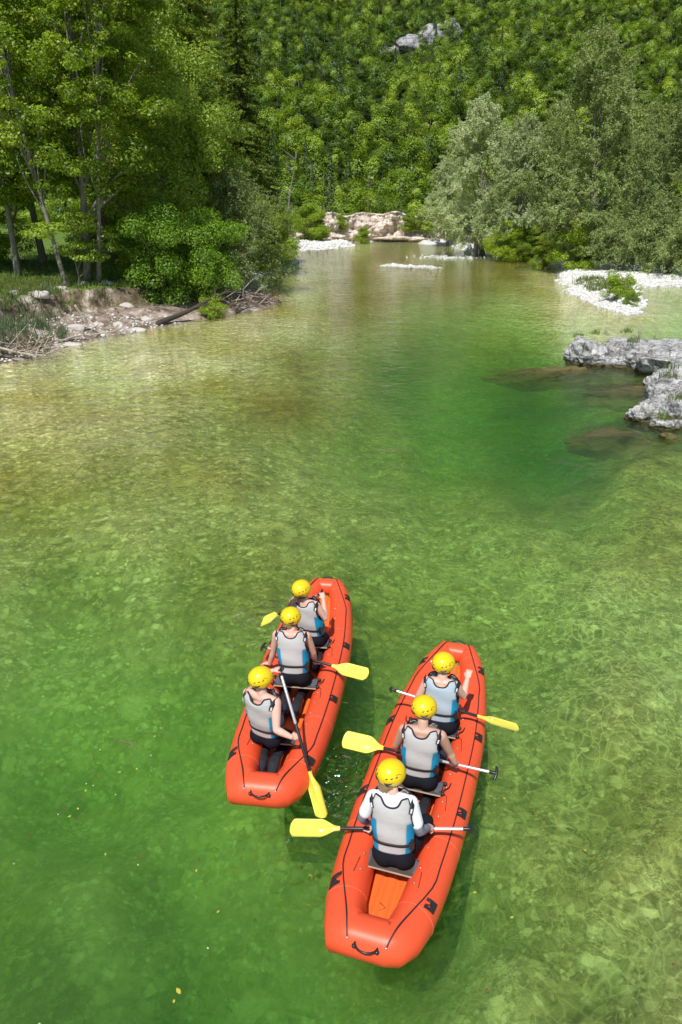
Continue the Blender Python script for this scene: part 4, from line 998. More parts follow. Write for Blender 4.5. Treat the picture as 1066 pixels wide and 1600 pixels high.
def spruce(key, seed, H, R, size=.15):
    rng = np.random.default_rng(seed); Cs = []; Ns = []; mb = MB()
    mb.add(*tube([(0, 0, -.3), (0, 0, H * .5), (0, 0, H)], [.28, .16, .02], 8))
    z = H * .10
    while z < H * .985:
        f = 1 - (z / H); L0 = R * (f ** .85) * 1.0 + .25
        for b in range(int(5 + 3 * f)):
            a = rng.uniform(0, 6.283); L = L0 * rng.uniform(.65, 1.12); n = int(110 * L / R * 2.2) + 40
            t = rng.uniform(.08, 1, n) ** .8; side = rng.normal(size=n) * .17 * (L * .55) * (1.15 - t)
            dr = -.32 * L * t ** 1.5 + .10 * L * t ** 4
            x = t * L; hang = -np.abs(rng.normal(size=n)) * .16
            C = np.stack([x * math.cos(a) - side * math.sin(a), x * math.sin(a) + side * math.cos(a), z + dr + hang], 1)
            Cs.append(C); Ns.append(np.tile([math.cos(a) * .25, math.sin(a) * .25, .8], (n, 1)) + rng.normal(size=(n, 3)) * .4)
            mb.add(*tube([(0, 0, z), (math.cos(a) * L * .5, math.sin(a) * L * .5, z - .32 * L * .35), (math.cos(a) * L, math.sin(a) * L, z - .22 * L)], [.035, .02, .008], 4, caps=False))
        z += rng.uniform(.28, .5)
    C = np.concatenate(Cs); V = quads(C, np.concatenate(Ns), np.full(len(C), size), .32, rng)
    PROTO[key] = (mb.mesh('trunk', M_barkd), mesh_np('crown', V, qf(len(V) // 4), M_needle), rng)
def willow(key, seed, H, R, H0, ncl, per, size, m, r0=.35, lean=(0, 0)):
    """feathery upswept sprays: leaves strung along rising shoots"""
    rng = np.random.default_rng(seed); c = crown_points(rng, ncl, H0, H, R, .62, .42)
    c[:, 0] += lean[0] * c[:, 2] / H; Cs = []; Ns = []
    for p in c:
        out = np.array([p[0], p[1], 0]) / max(R, .1)
        for s in range(9):
            d = out * rng.uniform(.2, .9) + np.array([0, 0, rng.uniform(.15, 1.0)]) + rng.normal(size=3) * .45; d /= np.linalg.norm(d)
            L = rng.uniform(.8, 1.9); n = per; t = rng.uniform(0, 1, n)
            q = p + d * (t * L)[:, None] + np.array([0, 0, -.35]) * (t ** 2 * L)[:, None] + rng.normal(size=(n, 3)) * (.17 * (1.1 - t))[:, None] + rng.normal(size=3) * .45
            Cs.append(q); Ns.append(rng.normal(size=(n, 3)) * .7 + out * .5 + np.array([0, 0, .5]))
    C = np.concatenate(Cs); V = quads(C, np.concatenate(Ns), np.full(len(C), size), .34, rng)
    PROTO[key] = (limbs_mesh(rng, H, r0, c, lean, 26, .7, 1.0, m=M_bark, fork=.1), mesh_np('crown', V, qf(len(V) // 4), m), rng)
def plant(key, name, x, y, sc=1.0, rz=0.0, label=None, cat='tree', group=None, tilt=(0, 0), z=None, sx=1.0):
    tm, cm, _ = PROTO[key]
    o = empty(name, (x, y, (gz(x, y) if z is None else z) - .05), rz, label=label, cat=cat, group=group)
    o.scale = (sc * sx, sc * sx, sc); o.rotation_euler = (tilt[0], tilt[1], rz)
    if tm: link('trunk' if cat == 'tree' else 'stem', tm, o)
    link('crown' if cat == 'tree' else 'foliage', cm, o)
    return o

broad('tallA', 11, 17, 3.6, 3.5, 300, 190, .085, M_leaf, flat=.5, r0=.17, rc=(.4, .9), hang=.2)
broad('tallB', 12, 20, 4.2, 4.5, 330, 180, .085, M_leaf, flat=.5, r0=.20, rc=(.4, .95), hang=.2, lean=(1.2, 0))
broad('thinA', 13, 19, 2.6, 7.0, 110, 150, .08, M_leafy, flat=.5, r0=.12, rc=(.35, .75), lean=(-2.6, .4), nl=18)
broad('softA', 14, 15, 3.9, 2.0, 180, 420, .075, M_leaff, flat=.75, r0=.18, rc=(.6, 1.2))
broad('bushA', 15, 5.2, 3.2, .4, 64, 430, .068, M_leafb, flat=.8, bias=.85, r0=.09, rc=(.5, 1.0), top=.8)
broad('bushY', 16, 3.6, 2.6, 1.4, 30, 300, .07, M_leafy, flat=.3, r0=.06, rc=(.5, 1.0), top=.8, bias=.7)
broad('bushS', 17, 1.6, 1.0, .1, 24, 260, .042, M_leafy, flat=.7, r0=.03, rc=(.25, .45), top=.9, nl=6)
broad('bushD', 18, 4.0, 2.4, .2, 64, 420, .065, M_leaf, flat=.6, r0=.08, rc=(.5, .9), top=.8)
willow('wilA', 21, 17.5, 5.2, 2.0, 125, 90, .12, M_leafw)
willow('wilB', 22, 20, 5.6, 1.5, 140, 90, .12, M_leafwd, lean=(-1.5, 0))
willow('wilS', 23, 6.0, 3.0, .3, 62, 60, .08, M_leafwd, r0=.1)
spruce('sprA', 31, 27, 4.8); spruce('sprB', 32, 22, 3.6)

def at(px, py, z=0.0): p = W(px, py, z); return p.x, p.y
def atY(px, Y): return (px - 533) / CAM_F * (Y * math.cos(PITCH) + CAM_H * math.sin(PITCH)), Y
G1 = 'trees in the wood on the left bank'
LT = [  # key, name, px, ground row, scale, rot, label
 ('thinA', 'birch_tree', 106, 452, .95, .0, 'slim leaning pale trunk at the left, nearest of the trees on the bank'),
 ('tallB', 'broadleaf_tree', 138, 446, 1.0, .4, 'tall dark-trunked tree just right of the leaning pale trunk'),
 ('thinA', 'birch_tree', 154, 447, 1.0, 2.9, 'upright slim grey-trunked tree, rightmost of the bare trunks on the bank'),
 ('tallA', 'broadleaf_tree', 30, 436, 1.1, 1.3, 'dense broadleaf tree at the left edge of the picture behind the pale trunk'),
 ('tallA', 'broadleaf_tree', -40, 430, 1.25, 2.2, 'broadleaf tree cut off by the left edge of the picture'),
 ('tallB', 'broadleaf_tree', 70, 415, 1.2, 3.3, 'dark broadleaf tree filling the wood behind the leaning pale trunk'),
 ('tallA', 'broadleaf_tree', 170, 412, 1.25, 5.1, 'tall broadleaf tree in the wood behind the upright slim trunk'),
 ('softA', 'broadleaf_tree', 262, 424, 1.12, .6, 'soft light green feathery tree in the middle of the left wood'),
 ('tallB', 'broadleaf_tree', 215, 410, 1.05, 4.2, 'broadleaf tree between the slim trunks and the soft light green tree'),
 ('softA', 'broadleaf_tree', 318, 415, .85, 2.6, 'lower feathery light green tree right of the larger one, behind the overhanging bush'),
]
for k, nm, px, py, sc, rz, lb in LT:
    x, y = at(px, py, 1.5); plant(k, nm, x, y, sc, rz, lb, 'tree', G1)
for k, px, py, sc, rz, lb in [('sprA', 386, 398, .83, 0, 'tall narrow spruce standing alone at the right end of the left wood'),
                              ('sprA', 268, 403, 1.25, 1, 'dark tall spruce rising above the left wood to the top of the picture'),
                              ('sprB', 225, 400, 1.35, 2, 'dark spruce top behind the wood, left of the tallest spruce'),
                              ('sprB', 322, 397, 1.25, 3, 'shaded spruce between the two tallest spruces, partly hidden'),
                              ('sprB', 424, 390, .52, 4, 'smaller spruce right of the lone narrow one, above the dark bushes')]:
    x, y = at(px, py, 1.3); plant(k, 'spruce_tree', x, y, sc, rz, lb, 'tree', 'spruces of the left wood')
for k, nm, px, py, sc, rz, lb in [
    ('bushA', 'overhanging_bush', 258, 456, .9, 0, 'bright green broadleaf bush leaning over the eroded bank'),
    ('bushA', 'overhanging_bush', 322, 450, .85, 2, 'green bush right of the brightest one, over the driftwood'),
    ('bushY', 'young_tree', 130, 462, .95, 1, 'yellow green spreading young tree in front of the slim trunks'),
    ('wilS', 'willow_bush', 372, 430, 1.05, 0, 'grey green feathery willow bush right of the bright bushes'),
    ('bushD', 'dark_bush', 418, 415, 1.25, 1, 'dark green bush at the waterline, last of the left bank'),
    ('wilS', 'willow_bush', 436, 408, .55, 3, 'small silvery bush touching the water at the tip of the bank'),
    ('bushD', 'dark_bush', 395, 421, 1.3, 3, 'dark bush between the feathery willow bush and the waterline bush'),
    ('bushD', 'dark_bush', -10, 428, 1.1, 4, 'shaded bush at the left edge under the trees'),
    ('bushD', 'dark_bush', 225, 447, .7, 5, 'shaded undergrowth bush right of the slim trunks'),
    ('bushS', 'small_bush', 330, 484, .8, 5, 'small yellow green bush low on the bank above the fallen log')]:
    x, y = at(px, py, 1.1 if ('water' not in lb and 'low on' not in lb) else .4); plant(k, nm, x, y, sc, rz, lb, 'bush', 'bushes along the left bank')
# right bank
for k, px, py, sc, rz, lb in [('wilA', 742, 388, .88, 0, 'silvery willow, leftmost of the big willows on the right bank'),
                              ('wilA', 806, 392, .74, 2, 'second silvery willow, lower, right of the leftmost one'),
                              ('wilB', 925, 408, .90, 0, 'tallest green willow in the middle of the right bank'),
                              ('wilB', 1045, 416, .70, 2, 'green willow at the right edge of the picture'),
                              ('wilB', 985, 396, .66, 4, 'willow crown behind, between the tallest willow and the right edge one'),
                              ('wilB', 858, 392, .60, 1, 'rounded lower willow between the silvery pair and the tallest willow'),
                              ('wilA', 700, 374, .62, 5, 'small pale willow behind the left side of the silvery one'),
                              ('wilB', 1130, 405, .75, 3, 'willow mostly outside the picture at the far right')]:
    x, y = at(px, py, .8); plant(k, 'willow_tree', x, y, sc, rz, lb, 'tree', 'willows on the right bank', sx=1.0)
for k, nm, px, py, sc, rz, lb in [
    ('bushD', 'dark_bush', 905, 412, 1.0, 0, 'dark bush at the foot of the tallest willow'), ('bushD', 'dark_bush', 790, 396, .95, 1, 'dark bush under the second silvery willow'),
    ('wilS', 'willow_bush', 965, 416, .8, 1, 'feathery green bush on the right bank above the gravel bar'), ('wilS', 'willow_bush', 1020, 421, .85, 2, 'feathery bush right of the other, above the gravel bar'),
    ('bushY', 'bright_bush', 862, 400, .8, 1, 'bright green low bush in the gap between the willows'), ('wilS', 'willow_bush', 1085, 425, .9, 4, 'feathery bush at the right edge above the gravel bar'),
    ('bushD', 'dark_bush', 830, 397, .8, 3, 'shaded bush left of the gap between the willows'), ('bushS', 'small_bush', 845, 408, 1.0, 3, 'low sunlit plant at the water in the gap between the willows')]:
    x, y = at(px, py, .7); plant(k, nm, x, y, sc, rz, lb, 'bush', 'bushes along the right bank')
x, y = at(968, 466, .35); plant('bushS', 'bright_bush', x, y, 1.0, 0, 'round bright green bush on the white gravel spit', 'bush')
x, y = at(985, 473, .3); plant('bushS', 'bright_bush', x, y, .55, 2, 'smaller low bush beside the round one on the gravel spit', 'bush')
# dark leaning trunks in the gap
for (px, py, dx, h, lb) in [(905, 412, 4.2, 4.4, 'dark leaning trunk below the tallest willow, slanting up to the right'), (838, 404, 3.6, 3.0, 'dark leaning trunk left of the tallest willow, slanting up to the right')]:
    x, y = at(px, py, .7); z = gz(x, y)
    MB().add(*tube([(x, y - .5, z - .2), (x + dx * .3, y - .6, z + h * .25), (x + dx * .7, y - .8, z + h * .7), (x + dx, y - .8, z + h)], [.24, .2, .17, .10], 9)).obj('leaning_trunk', M_barkd)
    tag(bpy.context.scene.collection.objects[-1], lb, 'trunk', 'leaning dark trunks')
x, y = at(752, 390, .5); z = gz(x, y)
pt = MB().add(*tube([(x, y - 1, z - .2), (x - .15, y - 1, z + 1.2), (x - .5, y - 1, z + 2.8)], [.34, .27, .2], 9)).obj('pale_trunk', M_bark); tag(pt, 'pale grey trunk showing under the leftmost silvery willow', 'trunk')

# ---- hillside forest
M_hly = leafmat('hillside_light_leaf', (.10, .18, .012), (.26, .40, .03), (.45, .56, .07), .4)
M_hld = leafmat('hillside_dark_leaf', (.04, .09, .012), (.11, .20, .02), (.24, .36, .04), .35, TREEVAR=.7)
M_hlc = leafmat('hillside_conifer_needle', (.03, .06, .012), (.06, .11, .02), (.12, .18, .03), .15)
def hill_crown(seed, H, R, n, size, m, conif=False):
    rng = np.random.default_rng(seed)
    if conif:
        z = rng.uniform(0, 1, n) ** .8; a = rng.uniform(0, 6.283, n); r = R * (1 - z) * rng.uniform(.5, 1.05, n)
        C = np.stack([r * np.cos(a), r * np.sin(a), .6 + z * H], 1); V = quads(C, np.stack([np.cos(a), np.sin(a), np.full(n, .7)], 1) + rng.normal(size=(n, 3)) * .3, np.full(n, size), .5, rng)
    else:
        ncl = 15; c = crown_points(rng, ncl, H * .38, H, R * .78, .8, .4); V = clustered(rng, c, rng.uniform(.26, .46, ncl) * R, n // ncl, .8, up=.35, size=size, core=(0, 0, H * .55))
    k = len(V) // 4; tv, tf = tube([(0, 0, -1), (0, 0, H * .8)], [.12, .05], 4, caps=False)
    V = np.concatenate([V, np.array([tuple(p) for p in tv])]); F = np.concatenate([qf(k), np.array([f for f in tf if len(f) == 4][:4], dtype=np.int32) + 4 * k])
    me = mesh_np('hillside_tree', V, F, [m, M_bark]); mi = np.zeros(len(F), np.int32); mi[k:] = 1; me.polygons.foreach_set('material_index', mi); return me
HV = [hill_crown(40 + i, 5.2 + (i % 3) * 1.0, 2.5 + .3 * (i % 4), 1100, .165, M_hl) for i in range(7)]
HVy = [hill_crown(60 + i, 5.0, 2.5, 1100, .165, M_hly) for i in range(2)]
HVc = [hill_crown(70 + i, 7.5, 1.6, 800, .18, M_hlc, True) for i in range(2)]
def hill_points():
    rng = np.random.default_rng(5); P = []
    y = 118.0
    while y < 330:
        st = 4.0 * max(.64, 1 - max(0, y - 140) * .0034)
        hwid = 46 + (y - 110) * .52
        for x in np.arange(-hwid, hwid, st): P.append((x + rng.uniform(-.45, .45) * st, y + rng.uniform(-.45, .45) * st))
        y += st * .95
    P = np.array(P); P = P[(P[:, 1] > 117) ]
    z = height(P[:, 0], P[:, 1])
    return P, z, rng
HP, HZ, hr = hill_points()
cliffs = [(21, 222.5, 9.5, 4.6), (33, 262, 4, 4), (78, 262, 4, 5)]       # bare rock faces showing between the trees
mask = np.ones(len(HP), bool)
for cx, cy, rx, ry in cliffs[:1]: mask &= ((HP[:, 0] - cx) / rx) ** 2 + ((HP[:, 1] - cy) / ry) ** 2 > 1
mask &= ~((np.abs(HP[:, 0] - 3) < 14) & (HP[:, 1] < 121))
mask &= HZ > 1.0
HP, HZ = HP[mask], HZ[mask]
inview = (np.abs(HP[:, 0]) < HP[:, 1] * .50 + 4)
order = np.argsort(np.where(inview, HP[:, 1], 1e6)); near = order[:300]; rest = order[300:]
HVd = [hill_crown(80 + i, 5.6, 2.7, 1100, .165, M_hld) for i in range(3)]
def kind_of(i):
    c = fbm(HP[i, 0] * .06, HP[i, 1] * .06, seed=77); r = hr.random()
    if r < .04: return ('c', HVc[hr.integers(2)])
    if r < .26 + .45 * max(0, float(c)): return ('y', HVy[hr.integers(2)])
    if hr.random() < .30 - .5 * float(c): return ('b', HVd[hr.integers(3)])
    return ('b', HV[hr.integers(len(HV))])
LBL = {'c': 'dark pointed conifer among the broadleaf trees low on the hillside', 'y': 'light yellow green round tree low on the wooded hillside', 'b': 'round green broadleaf tree low on the wooded hillside'}
GRP = {'c': 'conifers low on the hillside', 'y': 'light green trees low on the hillside', 'b': 'green trees low on the hillside'}
for i in near:
    k, me = kind_of(i); o = link('hillside_tree', me); x, y = HP[i]
    far = 1 if y > 128 else .7; s = hr.uniform(.75, 1.25) * far
    o.location = (x, y, HZ[i] - .2); o.scale = (s * hr.uniform(.85, 1.1), s, s * hr.uniform(.85, 1.25)); o.rotation_euler = (0, 0, hr.uniform(0, 6.28))
    qx = float(proj(np.array([x]), np.array([y]))[0][0])
    where = 'behind the left wood' if qx < 440 else ('above the pale cliff' if qx < 690 else ('behind the willows' if qx < 900 else 'behind the right edge willows'))
    row = 'near the foot of the hillside' if y < 132 else 'a little up the hillside'
    tag(o, '%s, %s, %s' % ({'c': 'dark pointed conifer', 'y': 'light yellow green round tree', 'b': 'round green broadleaf tree'}[k], row, where), 'tree', '%s %s, %s' % ({'c': 'conifers', 'y': 'light green trees', 'b': 'green trees'}[k], row, where))
def forest_stuff(idx):
    pm = bpy.data.meshes.new('hillside_forest'); pm.from_pydata([(HP[i, 0], HP[i, 1], HZ[i] - .2) for i in idx], [], [])
    o = link('hillside_forest', pm); tag(o, kind='stuff')
    for nm, ty in (('which', 'INT'), ('size', 'FLOAT_VECTOR'), ('turn', 'FLOAT')): pm.attributes.new(nm, ty, 'POINT')
    lib = HV + HVy + HVc + HVd; W_, S_, R_ = [], [], []
    for i in idx:
        k, me = kind_of(i); W_.append(lib.index(me)); s = hr.uniform(.62, 1.5) * max(.62, 1 - max(0, HP[i, 1] - 140) * .0036) ; S_ += [s, s, s * hr.uniform(.85, 1.25)]; R_.append(hr.uniform(0, 6.28))
    A_ = pm.attributes; A_['which'].data.foreach_set('value', W_); A_['size'].data.foreach_set('vector', S_); A_['turn'].data.foreach_set('value', R_)
    ng = bpy.data.node_groups.new('scatter_trees', 'GeometryNodeTree')
    ng.interface.new_socket('Geometry', in_out='INPUT', socket_type='NodeSocketGeometry'); ng.interface.new_socket('Geometry', in_out='OUTPUT', socket_type='NodeSocketGeometry')
    gi = ng.nodes.new('NodeGroupInput'); go = ng.nodes.new('NodeGroupOutput'); jo = ng.nodes.new('GeometryNodeJoinGeometry')
    def attr(nm, ty):
        a = ng.nodes.new('GeometryNodeInputNamedAttribute'); a.data_type = ty; a.inputs[0].default_value = nm; return next(q for q in a.outputs if q.enabled)
    lc = bpy.data.collections.new('tree_shapes')
    for k, me in enumerate(lib):
        lo = bpy.data.objects.new('tree_shape', me); lc.objects.link(lo)
        oi = ng.nodes.new('GeometryNodeObjectInfo'); oi.inputs[0].default_value = lo; oi.transform_space = 'ORIGINAL'
        cmp_ = ng.nodes.new('FunctionNodeCompare'); cmp_.data_type = 'INT'; cmp_.operation = 'EQUAL'; ci = [q for q in cmp_.inputs if q.enabled]
        ng.links.new(attr('which', 'INT'), ci[0]); ci[1].default_value = k
        ip = ng.nodes.new('GeometryNodeInstanceOnPoints'); cx_ = ng.nodes.new('ShaderNodeCombineXYZ')
        m2p = ng.nodes.new('GeometryNodeMeshToPoints'); ng.links.new(gi.outputs[0], m2p.inputs[0]); ng.links.new(m2p.outputs[0], ip.inputs[0])
        ng.links.new(cmp_.outputs[0], ip.inputs['Selection']); ng.links.new(oi.outputs['Geometry'], ip.inputs['Instance'])
        ng.links.new(attr('turn', 'FLOAT'), cx_.inputs[2]); ng.links.new(cx_.outputs[0], ip.inputs['Rotation']); ng.links.new(attr('size', 'FLOAT_VECTOR'), ip.inputs['Scale'])
        ng.links.new(ip.outputs[0], jo.inputs[0])
    ng.links.new(jo.outputs[0], go.inputs[0])
    md = o.modifiers.new('scatter', 'NODES'); md.node_group = ng
forest_stuff(rest)
# dead bare tree and slim trunks before the hillside
def bare_tree(px, py, H, seed, label, lean):
    rng = random.Random(seed); x, y = atY(px, py); z = gz(x, y); o = empty('bare_tree', (x, y, z), label=label, cat='tree')
    mb = MB(); pts = catmull([(0, 0, -.3), (lean * .3, 0, H * .3), (lean * .5, 0, H * .55), (lean, 0, H)], 4); mb.add(*tube(pts, list(np.linspace(.16, .03, len(pts))), 7)); mb.obj('trunk', M_bark, o)
    mb = MB()
    for k in range(12):
        p = Vector(pts[rng.randint(4, len(pts) - 2)]); a = rng.uniform(0, 6.28); L = rng.uniform(.8, 2.2)
        q = p + Vector((math.cos(a) * L, math.sin(a) * L * .5, rng.uniform(.3, 1.0) * L)); mb.add(*tube([p, p.lerp(q, .5) + Vector((0, 0, -.1)), q], [.05, .035, .012], 5))
    mb.obj('branch', M_bark, o)
bare_tree(443, 108, 11.5, 3, 'dead bare tree leaning right in front of the hillside, left of the cliff', 2.2)
bare_tree(505, 124, 9, 4, 'slim straight bare trunk above the left end of the pale cliff', .2)
bare_tree(575, 128, 7.5, 5, 'slim bare trunk above the middle of the pale cliff', -.1)
broad('farA', 81, 7.5, 1.7, 1.5, 34, 70, .16, M_leafy, flat=.6, r0=.08, rc=(.5, .8), nl=6)
for px, py, sc, key, lb in [(502, 121, .95, 'farA', 'slim light green tree right at the left end of the pale cliff'), (540, 124, .9, 'farA', 'bright young tree on top of the pale cliff, left of its middle'), (578, 126, .75, 'farA', 'young tree on top of the pale cliff, at its middle'),
                            (655, 121, .7, 'farA', 'yellow green tree at the right end of the pale cliff'), (668, 119, .8, 'farA', 'green tree between the cliff and the small pale willow')]:
    x, y = atY(px, py); plant(key, 'young_tree', x, y, sc, sc * 9, lb, 'tree', 'young trees on and beside the cliff')
x, y = atY(482, 112); plant('bushD', 'dark_bush', x, y, 1.15, 2, 'dense green bush in front of the left end of the cliff', 'bush')
x, y = atY(500, 113); plant('bushD', 'dark_bush', x, y, .7, 4, 'small bush at the foot of the cliff near its left end', 'bush')
for px_, Y_, s_, lb_ in [(532, 119.5, .55, 'green bush clinging to the pale cliff left of its middle'), (640, 119.5, .6, 'green bush hanging on the right part of the pale cliff'), (606, 121.5, .5, 'small bush on the cliff edge right of the middle'), (552, 121.8, .6, 'bush on the cliff top left of the middle')]:
    x, y = atY(px_, Y_); plant('bushD', 'dark_bush', x, y, s_, px_, lb_, 'bush', 'bushes on the pale cliff', z=max(1.6, gz(x, y)) if Y_ > 121 else 1.5)
x, y = atY(567, 115); plant('bushD', 'dark_bush', x, y, .55, 1, 'green bush standing at the foot of the pale cliff', 'bush')
# ------------------------------------------------------------------ rock, cliff, gravel, driftwood
def rockmat(name, dark, mid, light, scale=1.0, low=(.10, .085, .04), lowz=.12, crack=.8):
    m, t = mat(name); P = geopos(t); g = N(t, 'ShaderNodeNewGeometry'); n = noise(t, 1.6 * scale, 8, P, .68, .4); v = N(t, 'ShaderNodeTexVoronoi'); v.inputs['Scale'].default_value = 7 * scale; t.links.new(P, v.inputs['Vector'])
    c = ramp(t, [(.28, dark), (.42, mid), (.60, light), (.8, tuple(min(1, q * 1.15) for q in light))], n.outputs[0])
    n2 = noise(t, 14 * scale, 4, P, .7); pit = ramp(t, [(.40, (.25, .24, .22)), (.52, (1, 1, 1))], n2.outputs[0]); c = mixc(t, c, pit, .55, 'MULTIPLY')
    vc = N(t, 'ShaderNodeTexVoronoi', feature='DISTANCE_TO_EDGE'); vc.inputs['Scale'].default_value = 1.7 * scale; wn = noise(t, 2.2 * scale, 4, P, .6); vm = N(t, 'ShaderNodeVectorMath', operation='MULTIPLY_ADD'); t.links.new(wn.outputs['Color'], vm.inputs[0]); vm.inputs[1].default_value = (.7 / scale,) * 3; t.links.new(P, vm.inputs[2]); t.links.new(vm.outputs[0], vc.inputs['Vector'])
    c = mixc(t, c, ramp(t, [(0, (.22, .21, .20)), (.03, (.55, .54, .53)), (.09, (1, 1, 1))], vc.outputs['Distance']), crack, 'MULTIPLY')
    # brown wet algae band at and below the waterline
    s = N(t, 'ShaderNodeSeparateXYZ'); t.links.new(P, s.inputs[0]); a = N(t, 'ShaderNodeMath', operation='MULTIPLY_ADD'); t.links.new(n.outputs[0], a.inputs[0]); a.inputs[1].default_value = -.3; t.links.new(s.outputs[2], a.inputs[2])
    mr = N(t, 'ShaderNodeMapRange'); mr.inputs[1].default_value = lowz - .13; mr.inputs[2].default_value = lowz - .22; t.links.new(a.outputs[0], mr.inputs[0]); c = mixc(t, c, low, mr.outputs[0])
    hb = N(t, 'ShaderNodeMath', operation='MULTIPLY_ADD'); t.links.new(vc.outputs['Distance'], hb.inputs[0]); hb.inputs[1].default_value = 1.5; t.links.new(n2.outputs[0], hb.inputs[2]); finish(t, c, .85, .25, hb.outputs[0], .8, .06 / scale); return m
M_rock = rockmat('grey_limestone', (.09, .088, .084), (.32, .315, .305), (.62, .61, .595))
M_ledge = rockmat('submerged_ledge_rock', (.05, .04, .015), (.14, .12, .045), (.26, .22, .09), 1, (.14, .115, .04), .12)
M_cliff = rockmat('pale_conglomerate', (.32, .24, .18), (.62, .50, .40), (.84, .75, .65), .5, (.40, .36, .30), .3, .35)
M_grc = rockmat('grey_cliff_rock', (.08, .08, .08), (.28, .28, .29), (.54, .53, .52), .3, (.3, .3, .3), -50)
M_peb = simple('white_pebbles', (.70, .69, .65), .85, .18, 3, .4, .01, .2)

def rock(name, c, r, seed, m=None, rz=0.0, sub=5, amp=.28, fr=1.1, label=None, cat='rock', group=None, tilt=0.0):
    bm = bmesh.new(); bmesh.ops.create_icosphere(bm, subdivisions=sub, radius=1.0)
    V = np.array([v.co[:] for v in bm.verts]); F = np.array([[v.index for v in f.verts] for f in bm.faces]); bm.free()
    R = np.array(r); s = seed * 7.3; rg = np.random.default_rng(seed)
    pn = rg.normal(size=(22, 3)); pn /= np.linalg.norm(pn, axis=1, keepdims=True); ph = rg.uniform(.72, 1.0, 22)
    dd = V @ pn.T; rad = np.min(np.where(dd > .12, ph / np.maximum(dd, .12), 9), axis=1).clip(.5, 1.25)
    Pw = V * rad[:, None] * R
    # bedding planes and joints: blocky ridges cut into the lump
    f = fr / max(min(r), .3)
    rid = 1 - np.abs(fbm(Pw[:, 0] * f + s, Pw[:, 1] * f, Pw[:, 2] * f * 1.4, 4, seed)) * 2.4
    big = fbm(Pw[:, 0] * f * .5 + s, Pw[:, 1] * f * .5, Pw[:, 2] * f * .5, 2, seed + 5)
    fine = fbm(Pw[:, 0] * f * 3, Pw[:, 1] * f * 3 + s, Pw[:, 2] * f * 3, 5, seed + 9, .65); rid2 = 1 - np.abs(fbm(Pw[:, 0] * f * 2.4, Pw[:, 1] * f * 2.4 + s, Pw[:, 2] * f * 2.4, 4, seed + 19, .6)) * 3.2
    q = 1 + amp * (rid - .55) * .45 + .30 * amp * big * 2 + .38 * amp * fine + .26 * amp * (rid2 - .4)
    Pw = Pw * q[:, None]
    k = np.round(Pw[:, 2] * 4 / max(min(r), .3)) / 4 * max(min(r), .3); Pw[:, 2] = Pw[:, 2] * .6 + k * .4
    o = link(name, mesh_np(name, Pw, F, m or M_rock, False)); o.location = c; o.rotation_euler = (tilt, 0, rz)
    return tag(o, label, cat, group)
GR = 'limestone rocks at the right edge of the river'
def rk(px, py, r, seed, lb, z=0.0, **k):
    x, y = at(px, py, 0); return rock('limestone_rock', (x, y, z), r, seed, label=lb, group=GR, **{'sub': 6, **k})
rk(925, 565, (1.15, .95, .78), 1, 'leftmost block of the grey rock outcrop, low end pointing into the river', .05)
rk(975, 558, (1.35, 1.2, .95), 2, 'rough grey block of the outcrop, second from its left end', -.05, rz=.3)
rk(1025, 572, (1.9, 1.35, 1.15), 3, 'largest grey block of the outcrop with a dark undercut on its left', .0, rz=-.3, sub=6)
rk(1066, 606, (1.25, .95, .8), 14, 'grey block joining the big outcrop to the slabs at the right edge', .1)
rk(1085, 580, (1.8, 1.5, 1.0), 4, 'grey rock slope running out of the picture on the right', .1, rz=.2)
rk(1066, 632, (1.15, .95, .62), 5, 'sloping grey slab below the big outcrop at the right edge', .12)
rk(1040, 612, (.55, .5, .42), 6, 'small pointed grey stone below the big outcrop', .02, amp=.4)
rk(1008, 655, (.52, .38, .34), 7, 'leftmost small grey rock of the lower group', .04, amp=.4)
rk(1030, 640, (.42, .38, .46), 8, 'upright grey stone in the lower group of rocks', .05, amp=.35)
rk(1058, 650, (.75, .55, .52), 9, 'wide grey rock at the right of the lower group', .03, amp=.35)
rk(1045, 668, (.42, .26, .24), 10, 'low grey rock nearest the viewer in the lower group', .02, amp=.4)
rk(1078, 640, (.7, .7, .75), 11, 'tall grey rock at the right edge of the lower group', .05)
rk(1047, 683, (.30, .17, .12), 12, 'dark wet stone just breaking the surface below the lower rocks', -.02, m=M_ledge)
for px, py, r, sd_, zz, lb in [(850, 575, (1.9, .7, .42), 21, -.40, 'brown submerged ledge left of the grey outcrop'), (1000, 603, (1.9, .6, .4), 25, -.36, 'brown submerged shelf in front of the grey outcrop'), (950, 668, (1.2, .4, .42), 23, -.46, 'brown submerged ledge left of the lower rocks')]:
    x, y = at(px, py); rock('submerged_ledge', (x, y, zz), r, sd_, M_ledge, label=lb, group='submerged rock ledges', amp=.3)

